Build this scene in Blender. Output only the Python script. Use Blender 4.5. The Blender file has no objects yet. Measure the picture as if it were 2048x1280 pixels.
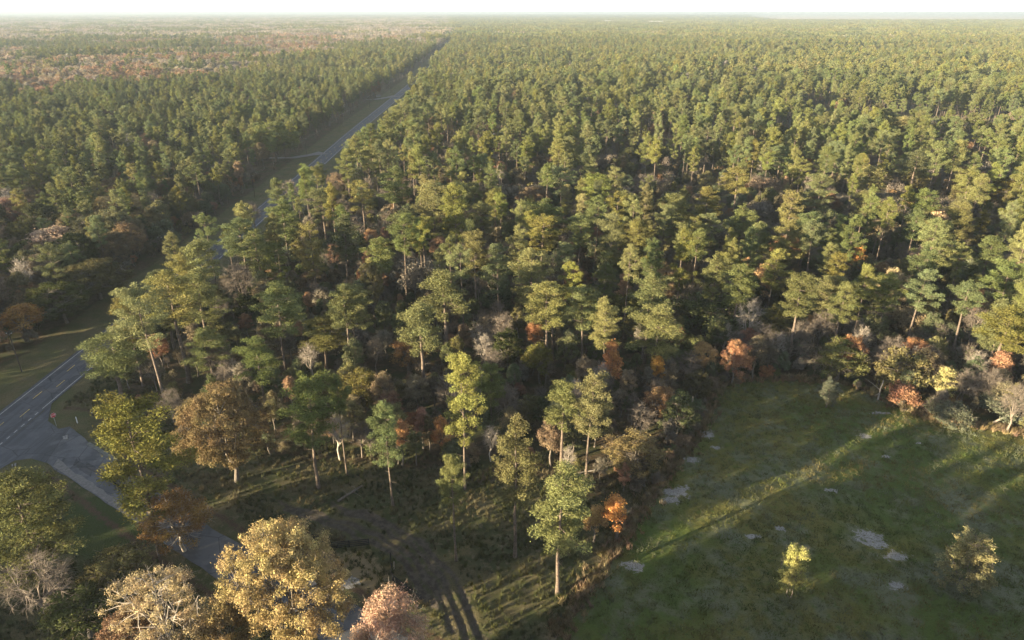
import bpy, math, random
import numpy as np
from mathutils import Vector

# ------------------------------------------------------------------ camera, sky, sun, exposure
S = bpy.context.scene
COL = S.collection
H_CAM = 75.0
PITCH = math.radians(24.29)
F_PX = 1365.0                                   # focal length in pixels of a 2048 wide frame (24 mm on 36 mm)
cam_d = bpy.data.cameras.new('camera')
cam_d.sensor_width = 36.0
cam_d.lens = 36.0 * F_PX / 2048.0
cam_d.clip_start = 1.0
cam_d.clip_end = 80000.0
cam = bpy.data.objects.new('camera', cam_d)
COL.objects.link(cam)
cam.location = (0, 0, H_CAM)
cam.rotation_euler = (math.pi / 2 - PITCH, 0, 0)
S.camera = cam

SUN_EL = math.radians(8.2)
SUN_AZ = math.radians(209.5)                     # counted from the +x axis: the sun stands to the left and a little behind the camera
sdir = Vector((math.cos(SUN_AZ) * math.cos(SUN_EL), math.sin(SUN_AZ) * math.cos(SUN_EL), math.sin(SUN_EL)))
W = bpy.data.worlds.new('World')
S.world = W
W.use_nodes = True
wn = W.node_tree
sky = wn.nodes.new('ShaderNodeTexSky')
sky.sky_type = 'NISHITA'
sky.sun_disc = False
sky.sun_elevation = SUN_EL
sky.sun_rotation = math.pi / 2 - SUN_AZ
sky.air_density = 0.6
sky.dust_density = 0.1
sky.ozone_density = 1.0
bg = wn.nodes['Background']
bg.inputs['Strength'].default_value = 0.085
veil = wn.nodes.new('ShaderNodeHueSaturation')       # a thin, even milky veil over the whole sky
veil.inputs['Saturation'].default_value = 0.42
wn.links.new(sky.outputs['Color'], veil.inputs['Color'])
wn.links.new(veil.outputs['Color'], bg.inputs['Color'])
sun_d = bpy.data.lights.new('sun', 'SUN')
sun_d.energy = 5.0
sun_d.angle = math.radians(0.6)
sun_d.color = (1.0, 0.81, 0.53)
sun = bpy.data.objects.new('sun', sun_d)
COL.objects.link(sun)
sun.location = (0, 0, 300)
sun.rotation_euler = (-sdir).to_track_quat('-Z', 'Y').to_euler()
VS = S.view_settings
VS.view_transform = 'Standard'
VS.look = 'None'
VS.gamma = 1.0
VS.use_curve_mapping = False
VS.exposure = 2.7
S.cycles.max_bounces = 4
S.cycles.diffuse_bounces = 2
S.cycles.glossy_bounces = 1
S.cycles.transmission_bounces = 2
S.cycles.transparent_max_bounces = 4
S.cycles.volume_bounces = 1
S.cycles.use_denoising = True
S.cycles.use_adaptive_sampling = True
S.cycles.adaptive_threshold = 0.02
S.cycles.caustics_reflective = False
S.cycles.caustics_refractive = False
S.cycles.sample_clamp_indirect = 4.0
HAZE_DENSITY = 0.00013

# ------------------------------------------------------------------ helpers
R = random.Random(7)
CP, SP = math.cos(PITCH), math.sin(PITCH)


def px(x, y, z=0.0):
    """World point at height z seen at (x, y) of the 2048 x 1280 photograph."""
    u, v = x - 1024.0, y - 640.0
    t = (H_CAM - z) / (F_PX * SP + v * CP)
    return (u * t, (F_PX * CP - v * SP) * t)


def to_px(X, Y, Z=0.0):
    dz = Z - H_CAM
    d = Y * CP - dz * SP
    up = Y * SP + dz * CP
    return 1024 + F_PX * X / d, 640 - F_PX * up / d


def mesh(name, verts, quads=None, tris=None, mats=(), mq=0, mt=0, v=None, smooth=False):
    """One mesh from a vertex array, quads and triangles."""
    verts = np.asarray(verts, dtype=np.float32).reshape(-1, 3)
    q = np.zeros((0, 4), np.int32) if quads is None else np.asarray(quads, np.int32).reshape(-1, 4)
    t = np.zeros((0, 3), np.int32) if tris is None else np.asarray(tris, np.int32).reshape(-1, 3)
    me = bpy.data.meshes.new(name)
    me.vertices.add(len(verts))
    me.vertices.foreach_set('co', verts.ravel())
    me.loops.add(q.size + t.size)
    me.loops.foreach_set('vertex_index', np.concatenate([q.ravel(), t.ravel()]))
    me.polygons.add(len(q) + len(t))
    st = np.concatenate([np.arange(len(q)) * 4, q.size + np.arange(len(t)) * 3]).astype(np.int32)
    me.polygons.foreach_set('loop_start', st)
    mi = np.concatenate([np.full(len(q), mq), np.full(len(t), mt)]).astype(np.int32)
    for m in mats:
        me.materials.append(m)
    me.polygons.foreach_set('material_index', mi)
    sm = np.concatenate([np.ones(len(q), bool), np.zeros(len(t), bool)]) if not smooth else np.ones(len(mi), bool)
    me.polygons.foreach_set('use_smooth', sm)
    if v is not None:
        a = me.attributes.new('v', 'FLOAT', 'POINT')
        a.data.foreach_set('value', np.asarray(v, np.float32))
    me.update(calc_edges=True)
    return me


def tag(o, label=None, cat=None, group=None, kind=None):
    for k, val in (('label', label), ('category', cat), ('group', group), ('kind', kind)):
        if val:
            o[k] = val
    return o


def link(name, data, parent=None, loc=None, rot=None, scale=None):
    o = bpy.data.objects.new(name, data)
    COL.objects.link(o)
    if parent is not None:
        o.parent = parent
    if loc is not None:
        o.location = loc
    if rot is not None:
        o.rotation_euler = rot
    if scale is not None:
        o.scale = scale
    return o


class MB:
    """Collects boxes, tubes and plates for one mesh."""

    def __init__(self):
        self.v, self.q, self.t = [], [], []

    def box(self, c, s, rz=0.0):
        n = len(self.v)
        ca, sa = math.cos(rz), math.sin(rz)
        for z in (-.5, .5):
            for a, b in ((-.5, -.5), (.5, -.5), (.5, .5), (-.5, .5)):
                x, y = a * s[0], b * s[1]
                self.v.append((c[0] + x * ca - y * sa, c[1] + x * sa + y * ca, c[2] + z * s[2]))
        self.q += [(n + i, n + j, n + k, n + l) for i, j, k, l in ((3, 2, 1, 0), (4, 5, 6, 7), (0, 1, 5, 4), (1, 2, 6, 5), (2, 3, 7, 6), (3, 0, 4, 7))]
        return self

    def tube(self, pts, rad, n=6, cap=True):
        vv, qq = tube(np.array(pts, float), np.array(rad, float), n)
        o = len(self.v)
        self.v += [tuple(p) for p in vv]
        self.q += [tuple(int(i) + o for i in f) for f in qq]
        if cap:
            m = len(pts)
            for ring, rev in ((0, True), (m - 1, False)):
                c = len(self.v)
                self.v.append(tuple(pts[ring]))
                for i in range(n):
                    a, b = o + ring * n + i, o + ring * n + (i + 1) % n
                    self.t.append((c, b, a) if rev else (c, a, b))
        return self

    def poly(self, pts, z0, z1):
        """A prism over a convex outline."""
        n, k = len(self.v), len(pts)
        for z in (z0, z1):
            self.v += [(p[0], p[1], z) for p in pts]
        for i in range(k):
            j = (i + 1) % k
            self.q.append((n + i, n + j, n + k + j, n + k + i))
        for i in range(1, k - 1):
            self.t += [(n, n + i + 1, n + i), (n + k, n + k + i, n + k + i + 1)]
        return self

    def build(self, name, mat, parent=None, loc=None, rot=None):
        me = mesh(name, self.v, self.q or None, self.t or None, (mat,))
        me.polygons.foreach_set('use_smooth', np.zeros(len(me.polygons), bool))
        return link(name, me, parent, loc, rot)


def tube(pts, rad, n=5):
    pts = np.asarray(pts, float)
    m = len(pts)
    d = np.gradient(pts, axis=0)
    d /= np.linalg.norm(d, axis=1, keepdims=True) + 1e-9
    ref = np.where(np.abs(d[:, 2:3]) > .9, np.array([[1., 0, 0]]), np.array([[0, 0, 1.]]))
    a = np.cross(d, ref)
    a /= np.linalg.norm(a, axis=1, keepdims=True) + 1e-9
    b = np.cross(d, a)
    th = np.arange(n) * 2 * math.pi / n
    v = pts[:, None, :] + rad[:, None, None] * (np.cos(th)[None, :, None] * a[:, None, :] + np.sin(th)[None, :, None] * b[:, None, :])
    i = np.arange(m - 1)[:, None] * n
    j = np.arange(n)[None, :]
    k = (np.arange(n)[None, :] + 1) % n
    q = np.stack([i + j, i + k, i + n + k, i + n + j], -1).reshape(-1, 4)
    return v.reshape(-1, 3), q


# value noise on arrays, for relief and for the edges of zones
_nr = np.random.default_rng(3).random((256, 256))


def vnoise(x, y, s):
    x, y = np.asarray(x) / s, np.asarray(y) / s
    i, j = np.floor(x).astype(int), np.floor(y).astype(int)
    fx, fy = x - i, y - j
    fx, fy = fx * fx * (3 - 2 * fx), fy * fy * (3 - 2 * fy)
    g = lambda a, b: _nr[a % 256, b % 256]
    return (g(i, j) * (1 - fx) + g(i + 1, j) * fx) * (1 - fy) + (g(i, j + 1) * (1 - fx) + g(i + 1, j + 1) * fx) * fy


def inside(x, y, poly):
    x, y = np.asarray(x, float), np.asarray(y, float)
    r = np.zeros(x.shape, bool)
    for (x0, y0), (x1, y1) in zip(poly, poly[1:] + poly[:1]):
        if y0 == y1:
            continue
        c = ((y0 > y) != (y1 > y)) & (x < (x1 - x0) * (y - y0) / (y1 - y0) + x0)
        r ^= c
    return r


def dist_line(x, y, pts):
    d = np.full(np.shape(x), 1e9)
    for (x0, y0), (x1, y1) in zip(pts, pts[1:]):
        ux, uy = x1 - x0, y1 - y0
        t = np.clip(((x - x0) * ux + (y - y0) * uy) / (ux * ux + uy * uy), 0, 1)
        d = np.minimum(d, np.hypot(x - x0 - t * ux, y - y0 - t * uy))
    return d


def sdist(x, y, poly):
    """Signed distance to an outline, positive inside."""
    d = dist_line(x, y, poly + poly[:1])
    return np.where(inside(x, y, poly), d, -d)


# ------------------------------------------------------------------ materials
def new_mat(name):
    m = bpy.data.materials.new(name)
    m.use_nodes = True
    nt = m.node_tree
    for n in list(nt.nodes):
        nt.nodes.remove(n)
    out = nt.nodes.new('ShaderNodeOutputMaterial')
    return m, nt, out


class NT:
    def __init__(self, nt):
        self.nt = nt

    def n(self, t, **kw):
        nd = self.nt.nodes.new('ShaderNode' + t)
        for k, val in kw.items():
            setattr(nd, k, val)
        return nd

    def l(self, a, b):
        self.nt.links.new(a, b)

    def put(self, sock, val):
        if hasattr(val, 'is_output'):
            self.l(val, sock)
        elif isinstance(val, (tuple, list)) and len(val) == 3 and sock.type == 'RGBA':
            sock.default_value = (*val, 1)
        else:
            sock.default_value = val

    def math(self, op, a, b=0.0, c=0.0, clamp=False):
        nd = self.n('Math', operation=op, use_clamp=clamp)
        for i, val in enumerate((a, b, c)):
            self.put(nd.inputs[i], val)
        return nd.outputs[0]

    def mix(self, f, a, b, bt='MIX'):
        nd = self.n('Mix', data_type='RGBA', blend_type=bt)
        self.put(nd.inputs[0], f)
        self.put(nd.inputs[6], a)
        self.put(nd.inputs[7], b)
        return nd.outputs[2]

    def noise(self, vec, scale, detail=3.0, rough=0.55, dist=0.0):
        nd = self.n('TexNoise')
        if vec is not None:
            self.l(vec, nd.inputs['Vector'])
        nd.inputs['Scale'].default_value = scale
        nd.inputs['Detail'].default_value = detail
        nd.inputs['Roughness'].default_value = rough
        nd.inputs['Distortion'].default_value = dist
        return nd.outputs['Fac']

    def ramp(self, f, lo, hi, a=0.0, b=1.0):
        nd = self.n('MapRange', interpolation_type='SMOOTHSTEP')
        self.put(nd.inputs['Value'], f)
        nd.inputs['From Min'].default_value = lo
        nd.inputs['From Max'].default_value = hi
        nd.inputs['To Min'].default_value = a
        nd.inputs['To Max'].default_value = b
        return nd.outputs['Result']

    def attr(self, name):
        return self.n('Attribute', attribute_name=name).outputs['Fac']


def foliage_mat(name, transl=0.25, scattered=False):
    """Leaves: the object's own colour, varied from tree to tree, clump to clump and leaf to leaf."""
    m, nt, out = new_mat(name)
    k = NT(nt)
    oi = k.n('ObjectInfo')
    tc = k.n('TexCoord')
    v = k.attr('v')
    big = k.noise(tc.outputs['Object'], 0.55, 2.0)
    b1 = k.math('MULTIPLY_ADD', v, 0.8, 0.6)
    b2 = k.math('MULTIPLY_ADD', big, 0.9, 0.55)
    b3 = k.math('MULTIPLY_ADD', oi.outputs['Random'], 0.42, 0.79)
    b = k.math('MULTIPLY', k.math('MULTIPLY', b1, b2), b3)
    hs = k.n('HueSaturation')
    r2 = k.math('FRACT', k.math('MULTIPLY', oi.outputs['Random'], 7.31))
    drift = k.math('MULTIPLY', k.math('SUBTRACT', k.noise(tc.outputs['Object'], 0.33, 3.0), .5), 0.075 if 'needle' in name else 0.085)
    drift = k.math('MULTIPLY_ADD', k.math('SUBTRACT', v, .5), 0.022, drift)
    k.l(k.math('ADD', k.math('MULTIPLY_ADD', r2, 0.030, 0.485), drift), hs.inputs['Hue'])
    k.l(k.math('MULTIPLY_ADD', k.math('FRACT', k.math('MULTIPLY', oi.outputs['Random'], 13.7)), 0.25, 0.78), hs.inputs['Saturation'])
    k.l(b, hs.inputs['Value'])
    if scattered:                                             # a wood of many: the colour given to each one where it stands
        k.l(k.n('Attribute', attribute_name='tint', attribute_type='INSTANCER').outputs['Color'], hs.inputs['Color'])
    else:
        k.l(oi.outputs['Color'], hs.inputs['Color'])
    d = k.n('BsdfDiffuse')
    t = k.n('BsdfTranslucent')
    mx = k.n('MixShader')
    k.l(hs.outputs[0], d.inputs[0])
    k.l(hs.outputs[0], t.inputs[0])
    mx.inputs[0].default_value = transl
    k.l(d.outputs[0], mx.inputs[1])
    k.l(t.outputs[0], mx.inputs[2])
    k.l(mx.outputs[0], out.inputs['Surface'])
    return m


def solid(name, col, rough=0.8, noise=0.0, scale=4.0, col2=None, metal=0.0, bump=0.0):
    m, nt, out = new_mat(name)
    k = NT(nt)
    p = k.n('BsdfPrincipled')
    p.inputs['Roughness'].default_value = rough
    p.inputs['Metallic'].default_value = metal
    p.inputs['Specular IOR Level'].default_value = 0.3
    if noise or col2:
        tc = k.n('TexCoord')
        f = k.noise(tc.outputs['Object'], scale, 5.0, 0.65)
        c = k.mix(k.ramp(f, .35, .65), col, col2 or tuple(c * (1 - noise) for c in col))
        k.l(c, p.inputs['Base Color'])
        if bump:
            bp = k.n('Bump')
            bp.inputs['Strength'].default_value = bump
            k.l(f, bp.inputs['Height'])
            k.l(bp.outputs[0], p.inputs['Normal'])
    else:
        p.inputs['Base Color'].default_value = (*col, 1)
    k.l(p.outputs[0], out.inputs['Surface'])
    return m


M_NEEDLE = foliage_mat('pine_needles', 0.18)
M_LEAF = foliage_mat('broad_leaves', 0.28)
M_NEEDLE_S = foliage_mat('forest_needles', 0.18, True)
M_LEAF_S = foliage_mat('forest_leaves', 0.28, True)
M_BARK = solid('pine_bark', (.135, .105, .082), .95, .45, 3.0)
M_HBARK = solid('hardwood_bark', (.15, .128, .105), .95, .45, 3.0)
M_PALE = solid('bleached_wood', (.33, .29, .24), .9, .35, 2.0)
M_TWIG = solid('bare_twigs', (.17, .142, .115), .95, .3, 1.0)

# ------------------------------------------------------------------ the lie of the land
HWY = [(-101, -200), (-101, 60), (-101, 200), (-103.5, 320), (-108.5, 480), (-112.5, 730), (-117, 944), (-150, 1800), (-203, 3200), (-420, 9000)]


def hwy_x(y):
    return np.interp(y, [p[1] for p in HWY], [p[0] for p in HWY])


SIDE_L = [px(90, 925), px(250, 1030), px(450, 1170), px(640, 1280), (-2, 47), (20, 31)]
SIDE_R = [px(140, 853), px(250, 942), px(440, 1068), px(680, 1190), (3, 54), (25, 38)]
SIDE_C = [((a[0] + b[0]) / 2, (a[1] + b[1]) / 2) for a, b in zip(SIDE_L, SIDE_R)]
SIDE_ALL = [(-101, 119)] + SIDE_C
FIELD = [(2, 40), px(1120, 1280), px(1200, 1160), px(1275, 1050), px(1335, 962), px(1400, 880), px(1425, 820), px(1440, 772), px(1540, 756),
         px(1700, 772), px(1850, 840), px(2048, 872), (124, 105), (140, 88), (146, 60), (146, 20), (2, 20)]
WOOD = [(-89, 135), px(250, 815), px(335, 850), px(520, 925), px(700, 925), px(850, 945), px(960, 975), px(1080, 955), px(1190, 1005), px(1270, 985),
        px(1400, 885), px(1432, 778), px(1540, 758), px(1700, 775), px(1850, 843), px(2048, 876), (126, 107), (143, 90), (149, 60), (149, 0), (9000, 0), (9000, 12000),
        (-520, 12000), (-193, 3200), (-140, 1800), (-98, 944), (-83, 700), (-78, 560), (-74, 480), (-71, 380), (-76, 300), (-84, 240), (-89, 200)]
LEFTW = [(-121, -40), (-120, 130), (-120, 290), (-123, 330), (-125.5, 480), (-131, 700), (-135, 944), (-166, 1800), (-223, 3200), (-700, 12000), (-9000, 12000), (-9000, -40)]
NEARW = [(-93, 20), (-93, 92), px(90, 965), px(240, 1058), px(440, 1190), px(600, 1290), (-20, 48), (0, 20)]       # trees between highway and side road, this side
LAWN = [px(120, 1010), px(200, 985), px(300, 1060), px(300, 1110), px(200, 1130), px(130, 1110)]
TRACKS = [
    [px(668, 1008), px(712, 1022), px(790, 1053), px(850, 1090), px(905, 1150), px(930, 1200), px(955, 1262), px(975, 1300)],
    [px(690, 1024), px(745, 1043), px(800, 1075), px(850, 1112), px(885, 1160), px(912, 1215), px(935, 1275)],
    [px(556, 1006), px(612, 1022), px(700, 1050), px(772, 1078), px(830, 1120), px(866, 1165), px(885, 1205), px(905, 1262)],
    [px(572, 1018), px(640, 1045), px(720, 1075), px(775, 1100), px(822, 1140), px(850, 1178), px(866, 1215)],
]
SANDS = [(1355, 985, 2.2, 1.3), (1342, 1000, 1.5, 1.0), (1368, 978, 1.3, .9), (1735, 1075, 2.3, 1.8), (1755, 1088, 1.9, 1.2), (1790, 1112, 1.9, 1.0), (1408, 869, 2.0, 1.5),
         (1268, 1132, 1.6, 1.0), (1386, 920, 1.5, 1.0), (1434, 896, 1.0, .5), (1728, 872, 1.1, .8), (1773, 912, .9, .5), (1662, 981, 1.2, .6), (1562, 1058, .9, .6), (1790, 1172, 1.3, .8),
         (1930, 1165, 1.1, .5), (1505, 1072, 1.2, .5), (1758, 826, 2.0, .5), (1838, 886, .8, .35)]
BARE_GROUND = [(690, 1165, 2.2, 1.3), (135, 878, 1.5, .7)]


def road_dist(x, y):
    """Distance outside the nearer carriageway edge (negative on it)."""
    a = np.abs(x - hwy_x(y)) - 4.6
    b = dist_line(x, y, SIDE_ALL) - 4.3
    c = np.hypot(x + 92, y - 109) - 11.5
    return np.minimum(np.minimum(a, b), np.where(x < -95, c + 40, c))


def height(x, y):
    x, y = np.asarray(x, float), np.asarray(y, float)
    near = np.clip((1500 - y) / 800, 0, 1)
    n = (vnoise(x, y, 17.0) - .5) * .5 + (vnoise(x + 31, y, 5.3) - .5) * .22 + (vnoise(x, y + 77, 1.7) - .5) * .12
    fld = np.clip(sdist(x, y, FIELD) / 3, 0, 1)
    n = n * (1 - .6 * fld)
    rd = road_dist(x, y)
    w = np.clip((rd - .8) / 6, 0, 1)
    z = n * w * near - .05 * (1 - w)
    z -= .45 * np.exp(-((rd - 6) / 2.2) ** 2) * (x < -95)
    for tr in TRACKS:
        d = dist_line(x, y, tr)
        z += (-.12 * np.exp(-(d / .42) ** 2) + .07 * np.exp(-((d - .85) / .35) ** 2)) * (.4 + 1.1 * vnoise(x, y + 9, 3.0))
    return z


def gz(x, y):
    return float(height(np.array([x]), np.array([y]))[0])


def axis(core0, core1, step, mid0, mid1, mstep, far):
    a = list(np.arange(core0, core1 + .01, step))
    b = list(np.arange(core1 + mstep, mid1, mstep))
    c = list(np.arange(core0 - mstep, mid0, -mstep))[::-1]
    up, s = [], mstep
    x = (b or a)[-1]
    while x < far:
        s *= 1.35
        x += s
        up.append(x)
    dn, s = [], mstep
    x = (c or a)[0]
    while x > -far:
        s *= 1.35
        x -= s
        dn.append(x)
    return np.array(dn[::-1] + c + a + b + up)


def ground_material():
    m, nt, out = new_mat('ground_cover')
    k = NT(nt)
    tc = k.n('TexCoord').outputs['Object']
    n_big = k.noise(tc, .035, 3, .6)
    n_mid = k.noise(tc, .18, 4, .6)
    n_sml = k.noise(tc, .9, 4, .65)
    n_fin = k.noise(tc, 4.5, 4, .7)
    wob = k.math('MULTIPLY_ADD', k.math('SUBTRACT', n_sml, .5), 1.1, k.math('MULTIPLY', k.math('SUBTRACT', n_fin, .5), .7))

    def zone(name, lo, hi, amt=1.0):
        return k.ramp(k.math('MULTIPLY_ADD', wob, amt, k.attr(name)), lo, hi)
    litter = k.mix(k.ramp(n_sml, .35, .65), (.050, .040, .022), (.085, .060, .036))
    litter = k.mix(k.ramp(n_mid, .45, .62), litter, (.045, .050, .020))
    rough = k.mix(k.ramp(n_mid, .38, .62), (.048, .055, .020), (.092, .078, .040))
    rough = k.mix(k.ramp(n_sml, .50, .68), rough, (.115, .098, .060))
    rough = k.mix(k.ramp(n_fin, .45, .75), rough, (.035, .042, .016))
    f1 = k.mix(k.ramp(n_big, .42, .58), (.066, .094, .020), (.116, .108, .030))
    f2 = k.mix(k.ramp(n_mid, .48, .66), f1, (.112, .118, .066))
    f2 = k.mix(k.ramp(k.noise(tc, .075, 4, .62), .50, .64), f2, (.118, .126, .078))
    f2 = k.mix(k.ramp(n_sml, .50, .72), f2, (.060, .088, .018))
    f2 = k.mix(k.ramp(n_fin, .45, .75, 0, .6), f2, (.036, .046, .014))
    verge = k.mix(k.ramp(n_mid, .35, .65), (.070, .076, .030), (.105, .088, .045))
    verge = k.mix(k.ramp(n_fin, .45, .72), verge, (.040, .045, .018))
    c = k.mix(zone('rough', .2, .6), litter, rough)
    c = k.mix(zone('verge', .2, .6), c, verge)
    c = k.mix(zone('field', .3, .6, .6), c, f2)
    c = k.mix(zone('lawn', .25, .9, .9), c, k.mix(k.ramp(n_fin, .4, .65), (.030, .048, .012), (.042, .048, .016)))
    c = k.mix(zone('dry', .3, .7, 1.0), c, (.19, .15, .085))
    leafc = k.mix(k.ramp(n_fin, .4, .6), (.075, .048, .030), (.060, .040, .027))
    c = k.mix(zone('leaves', .35, .75, .9), c, leafc)
    mudc = k.mix(k.ramp(n_sml, .4, .62), (.044, .037, .029), (.078, .066, .052))
    c = k.mix(zone('mud', .3, .8, .8), c, mudc)
    sandc = k.mix(k.ramp(n_sml, .3, .7), (.28, .27, .26), (.19, .183, .175))
    sandc = k.mix(k.ramp(n_fin, .52, .62), sandc, (.09, .09, .05))
    nsd = k.math('MULTIPLY_ADD', k.math('SUBTRACT', k.noise(tc, .8, 6, .75, .9), .5), 2.3, k.math('MULTIPLY', k.math('SUBTRACT', n_fin, .5), .5))
    c = k.mix(k.ramp(k.math('ADD', nsd, k.attr('sand')), .52, .68), c, sandc)
    c = k.mix(k.attr('stubble'), c, (.42, .34, .24))
    p = k.n('BsdfPrincipled')
    p.inputs['Roughness'].default_value = .95
    p.inputs['Specular IOR Level'].default_value = .15
    k.l(c, p.inputs['Base Color'])
    bp = k.n('Bump')
    bp.inputs['Strength'].default_value = .8
    bp.inputs['Distance'].default_value = .3
    k.l(k.math('MULTIPLY_ADD', n_sml, .6, n_fin), bp.inputs['Height'])
    k.l(bp.outputs[0], p.inputs['Normal'])
    k.l(p.outputs[0], out.inputs['Surface'])
    return m


FAR_FIELD = [px(1495, 36), px(1560, 44), px(2060, 44), px(2100, 30), px(1500, 30)]
GAP = [px(1580, 258), px(1700, 288), px(1850, 305), px(2060, 312), px(2060, 262), px(1800, 252), px(1600, 242)]


def build_ground():
    xs = axis(-108, 108, .42, -220, 190, 1.6, 30000)
    ys = axis(56, 142, .42, 20, 420, 1.8, 30000)
    ys = ys[ys > -3000]
    X, Y = np.meshgrid(xs, ys)
    x, y = X.ravel(), Y.ravel()
    Z = height(x, y)
    nx, ny = len(xs), len(ys)
    i = (np.arange(ny - 1)[:, None] * nx + np.arange(nx - 1)[None, :])
    q = np.stack([i, i + 1, i + nx + 1, i + nx], -1).reshape(-1, 4)
    me = mesh('ground', np.stack([x, y, Z], 1), q, None, (ground_material(),))
    rd = road_dist(x, y)
    fs = sdist(x, y, FIELD)
    at = {}
    at['field'] = np.clip(.5 + fs / 2.4, 0, 1)
    at['rough'] = np.clip(.5 - sdist(x, y, WOOD) / 6, 0, 1) * (x > -94) * (y < 400)
    at['verge'] = np.clip((18 - np.abs(x - hwy_x(y))) / 4, 0, 1)
    at['lawn'] = np.clip(.5 + sdist(x, y, LAWN) / 3, 0, 1)
    dry = np.clip(.75 - np.abs(fs + 1.2) / 2.0, 0, 1) * (y < 118)
    apron = [px(590, 1080), px(660, 1105), px(740, 1100), px(790, 1180), px(850, 1230), px(780, 1200), px(690, 1170), px(610, 1130)]
    dry = np.maximum(dry, np.clip(.45 + sdist(x, y, apron) / 5, 0, .8))
    at['dry'] = dry
    at['leaves'] = np.clip(.75 - np.abs(rd - 1.2) / 2.4, 0, 1) * (x > -93) * (y < 130) + np.clip(.5 - np.abs(fs + 2.5) / 3, 0, .6) * (y > 118) * (y < 150)
    mud = np.zeros(len(x))
    for tr in TRACKS:
        jx, jy = x + (vnoise(x, y, 2.6) - .5) * 1.3, y + (vnoise(x + 55, y, 2.6) - .5) * 1.3
        mud = np.maximum(mud, np.clip(1.0 - dist_line(jx, jy, tr) / 1.15, 0, 1) * (.75 + .45 * vnoise(x, y + 20, 4.0)))
    at['mud'] = mud
    sand = np.zeros(len(x))
    for (sx, sy, a, b) in SANDS + BARE_GROUND:
        cx, cy = px(sx, sy)
        r = np.sqrt(((x - cx) / a) ** 2 + ((y - cy) / b) ** 2)
        sand = np.maximum(sand, np.clip(1.05 - .5 * r, 0, 1))
    at['sand'] = sand
    at['stubble'] = inside(x, y, FAR_FIELD).astype(float) * .9
    for nme, val in at.items():
        a = me.attributes.new(nme, 'FLOAT', 'POINT')
        a.data.foreach_set('value', val.astype(np.float32))
    tag(link('ground', me), kind='structure')


build_ground()


# roads ------------------------------------------------------------
def asphalt(name, base, dark, pale, streak):
    m, nt, out = new_mat(name)
    k = NT(nt)
    tc = k.n('TexCoord').outputs['Object']
    mp = k.n('Mapping')
    mp.inputs['Scale'].default_value = streak
    k.l(tc, mp.inputs['Vector'])
    st = k.noise(mp.outputs[0], 1.0, 4, .6)
    n1 = k.noise(tc, .35, 4, .6)
    n2 = k.noise(tc, 9.0, 3, .7)
    c = k.mix(k.ramp(st, .42, .56), base, tuple(v * .85 for v in dark))
    c = k.mix(k.ramp(n1, .48, .68), c, pale)
    c = k.mix(k.ramp(n2, .35, .75, 0, .45), c, dark)
    vo = k.n('TexVoronoi', feature='DISTANCE_TO_EDGE')
    vo.inputs['Scale'].default_value = .16
    k.l(k.n('TexCoord').outputs['Object'], vo.inputs['Vector'])
    crack = k.ramp(vo.outputs['Distance'], .0, .016, .8, 0.)
    c = k.mix(crack, c, tuple(v * .4 for v in dark))
    p = k.n('BsdfPrincipled')
    p.inputs['Roughness'].default_value = .82
    p.inputs['Specular IOR Level'].default_value = .35
    k.l(c, p.inputs['Base Color'])
    k.l(p.outputs[0], out.inputs['Surface'])
    return m


M_HWY = asphalt('highway_asphalt', (.066, .071, .081), (.050, .054, .062), (.082, .087, .096), (.9, .012, 1))
M_SIDE = asphalt('side_road_asphalt', (.084, .089, .098), (.064, .068, .075), (.104, .108, .114), (.25, .25, 1))
M_PATCH = asphalt('patched_asphalt', (.050, .052, .056), (.036, .038, .042), (.07, .07, .072), (.5, .5, 1))
M_WHITE = solid('white_road_paint', (.38, .38, .375), .7, .35, 3.0)
M_YELLOW = solid('yellow_road_paint', (.62, .46, .10), .7, .4, 3.0)
M_SANDY = solid('sandy_gravel', (.15, .145, .14), .95, .3, 1.5)
M_PATHC = solid('mossy_concrete', (.13, .135, .12), .9, .35, 1.5)
M_CONC = solid('weathered_concrete', (.24, .235, .225), .9, .35, 2.5)


def strip(name, left, right, z, mat, parent=None):
    v, q = [], []
    for i, (a, b) in enumerate(zip(left, right)):
        v += [(*a[:2], z), (*b[:2], z)]
        if i:
            q.append((2 * i - 2, 2 * i - 1, 2 * i + 1, 2 * i))
    return link(name, mesh(name, v, q, None, (mat,)), parent)


ys = list(np.arange(-150, 400, 12.)) + list(np.arange(400, 3300, 60.))
hw = strip('highway', [(hwy_x(y) - 4.45, y) for y in ys], [(hwy_x(y) + 4.3, y) for y in ys], .03, M_HWY)
tag(hw, kind='structure')
for off, nm in ((-3.62, 'edge_line'), (3.62, 'edge_line')):
    yy = [y for y in ys if y < 1200]
    if off > 0:
        y1 = [y for y in yy if y <= 86] + [100.0]
        y2 = [121.5] + [y for y in yy if y > 122]
        for seg in (y1, y2):
            strip(nm, [(hwy_x(y) + off - .08, y) for y in seg], [(hwy_x(y) + off + .08, y) for y in seg], .034, M_WHITE, hw)
    else:
        strip(nm, [(hwy_x(y) + off - .08, y) for y in yy], [(hwy_x(y) + off + .08, y) for y in yy], .034, M_WHITE, hw)
for i in range(9):                                             # dotted edge line across the mouth of the side road
    y0 = 101.8 + i * 2.15
    strip('edge_dash', [(-97.46, y0), (-97.46, y0 + 1.0)], [(-97.28, y0), (-97.28, y0 + 1.0)], .034, M_WHITE, hw)
for i in range(60):                                            # broken yellow centre line
    y0 = 40 + i * 12.2
    c0, c1 = hwy_x(y0), hwy_x(y0 + 3.1)
    strip('centre_dash', [(c0 - .95, y0), (c1 - .95, y0 + 3.1)], [(c0 - .82, y0), (c1 - .82, y0 + 3.1)], .034, M_YELLOW, hw)
    strip('centre_dash', [(c0 + 1.0, y0 + 5), (c1 + 1.0, y0 + 8.1)], [(c0 + 1.13, y0 + 5), (c1 + 1.13, y0 + 8.1)], .034, M_YELLOW, hw)


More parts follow.
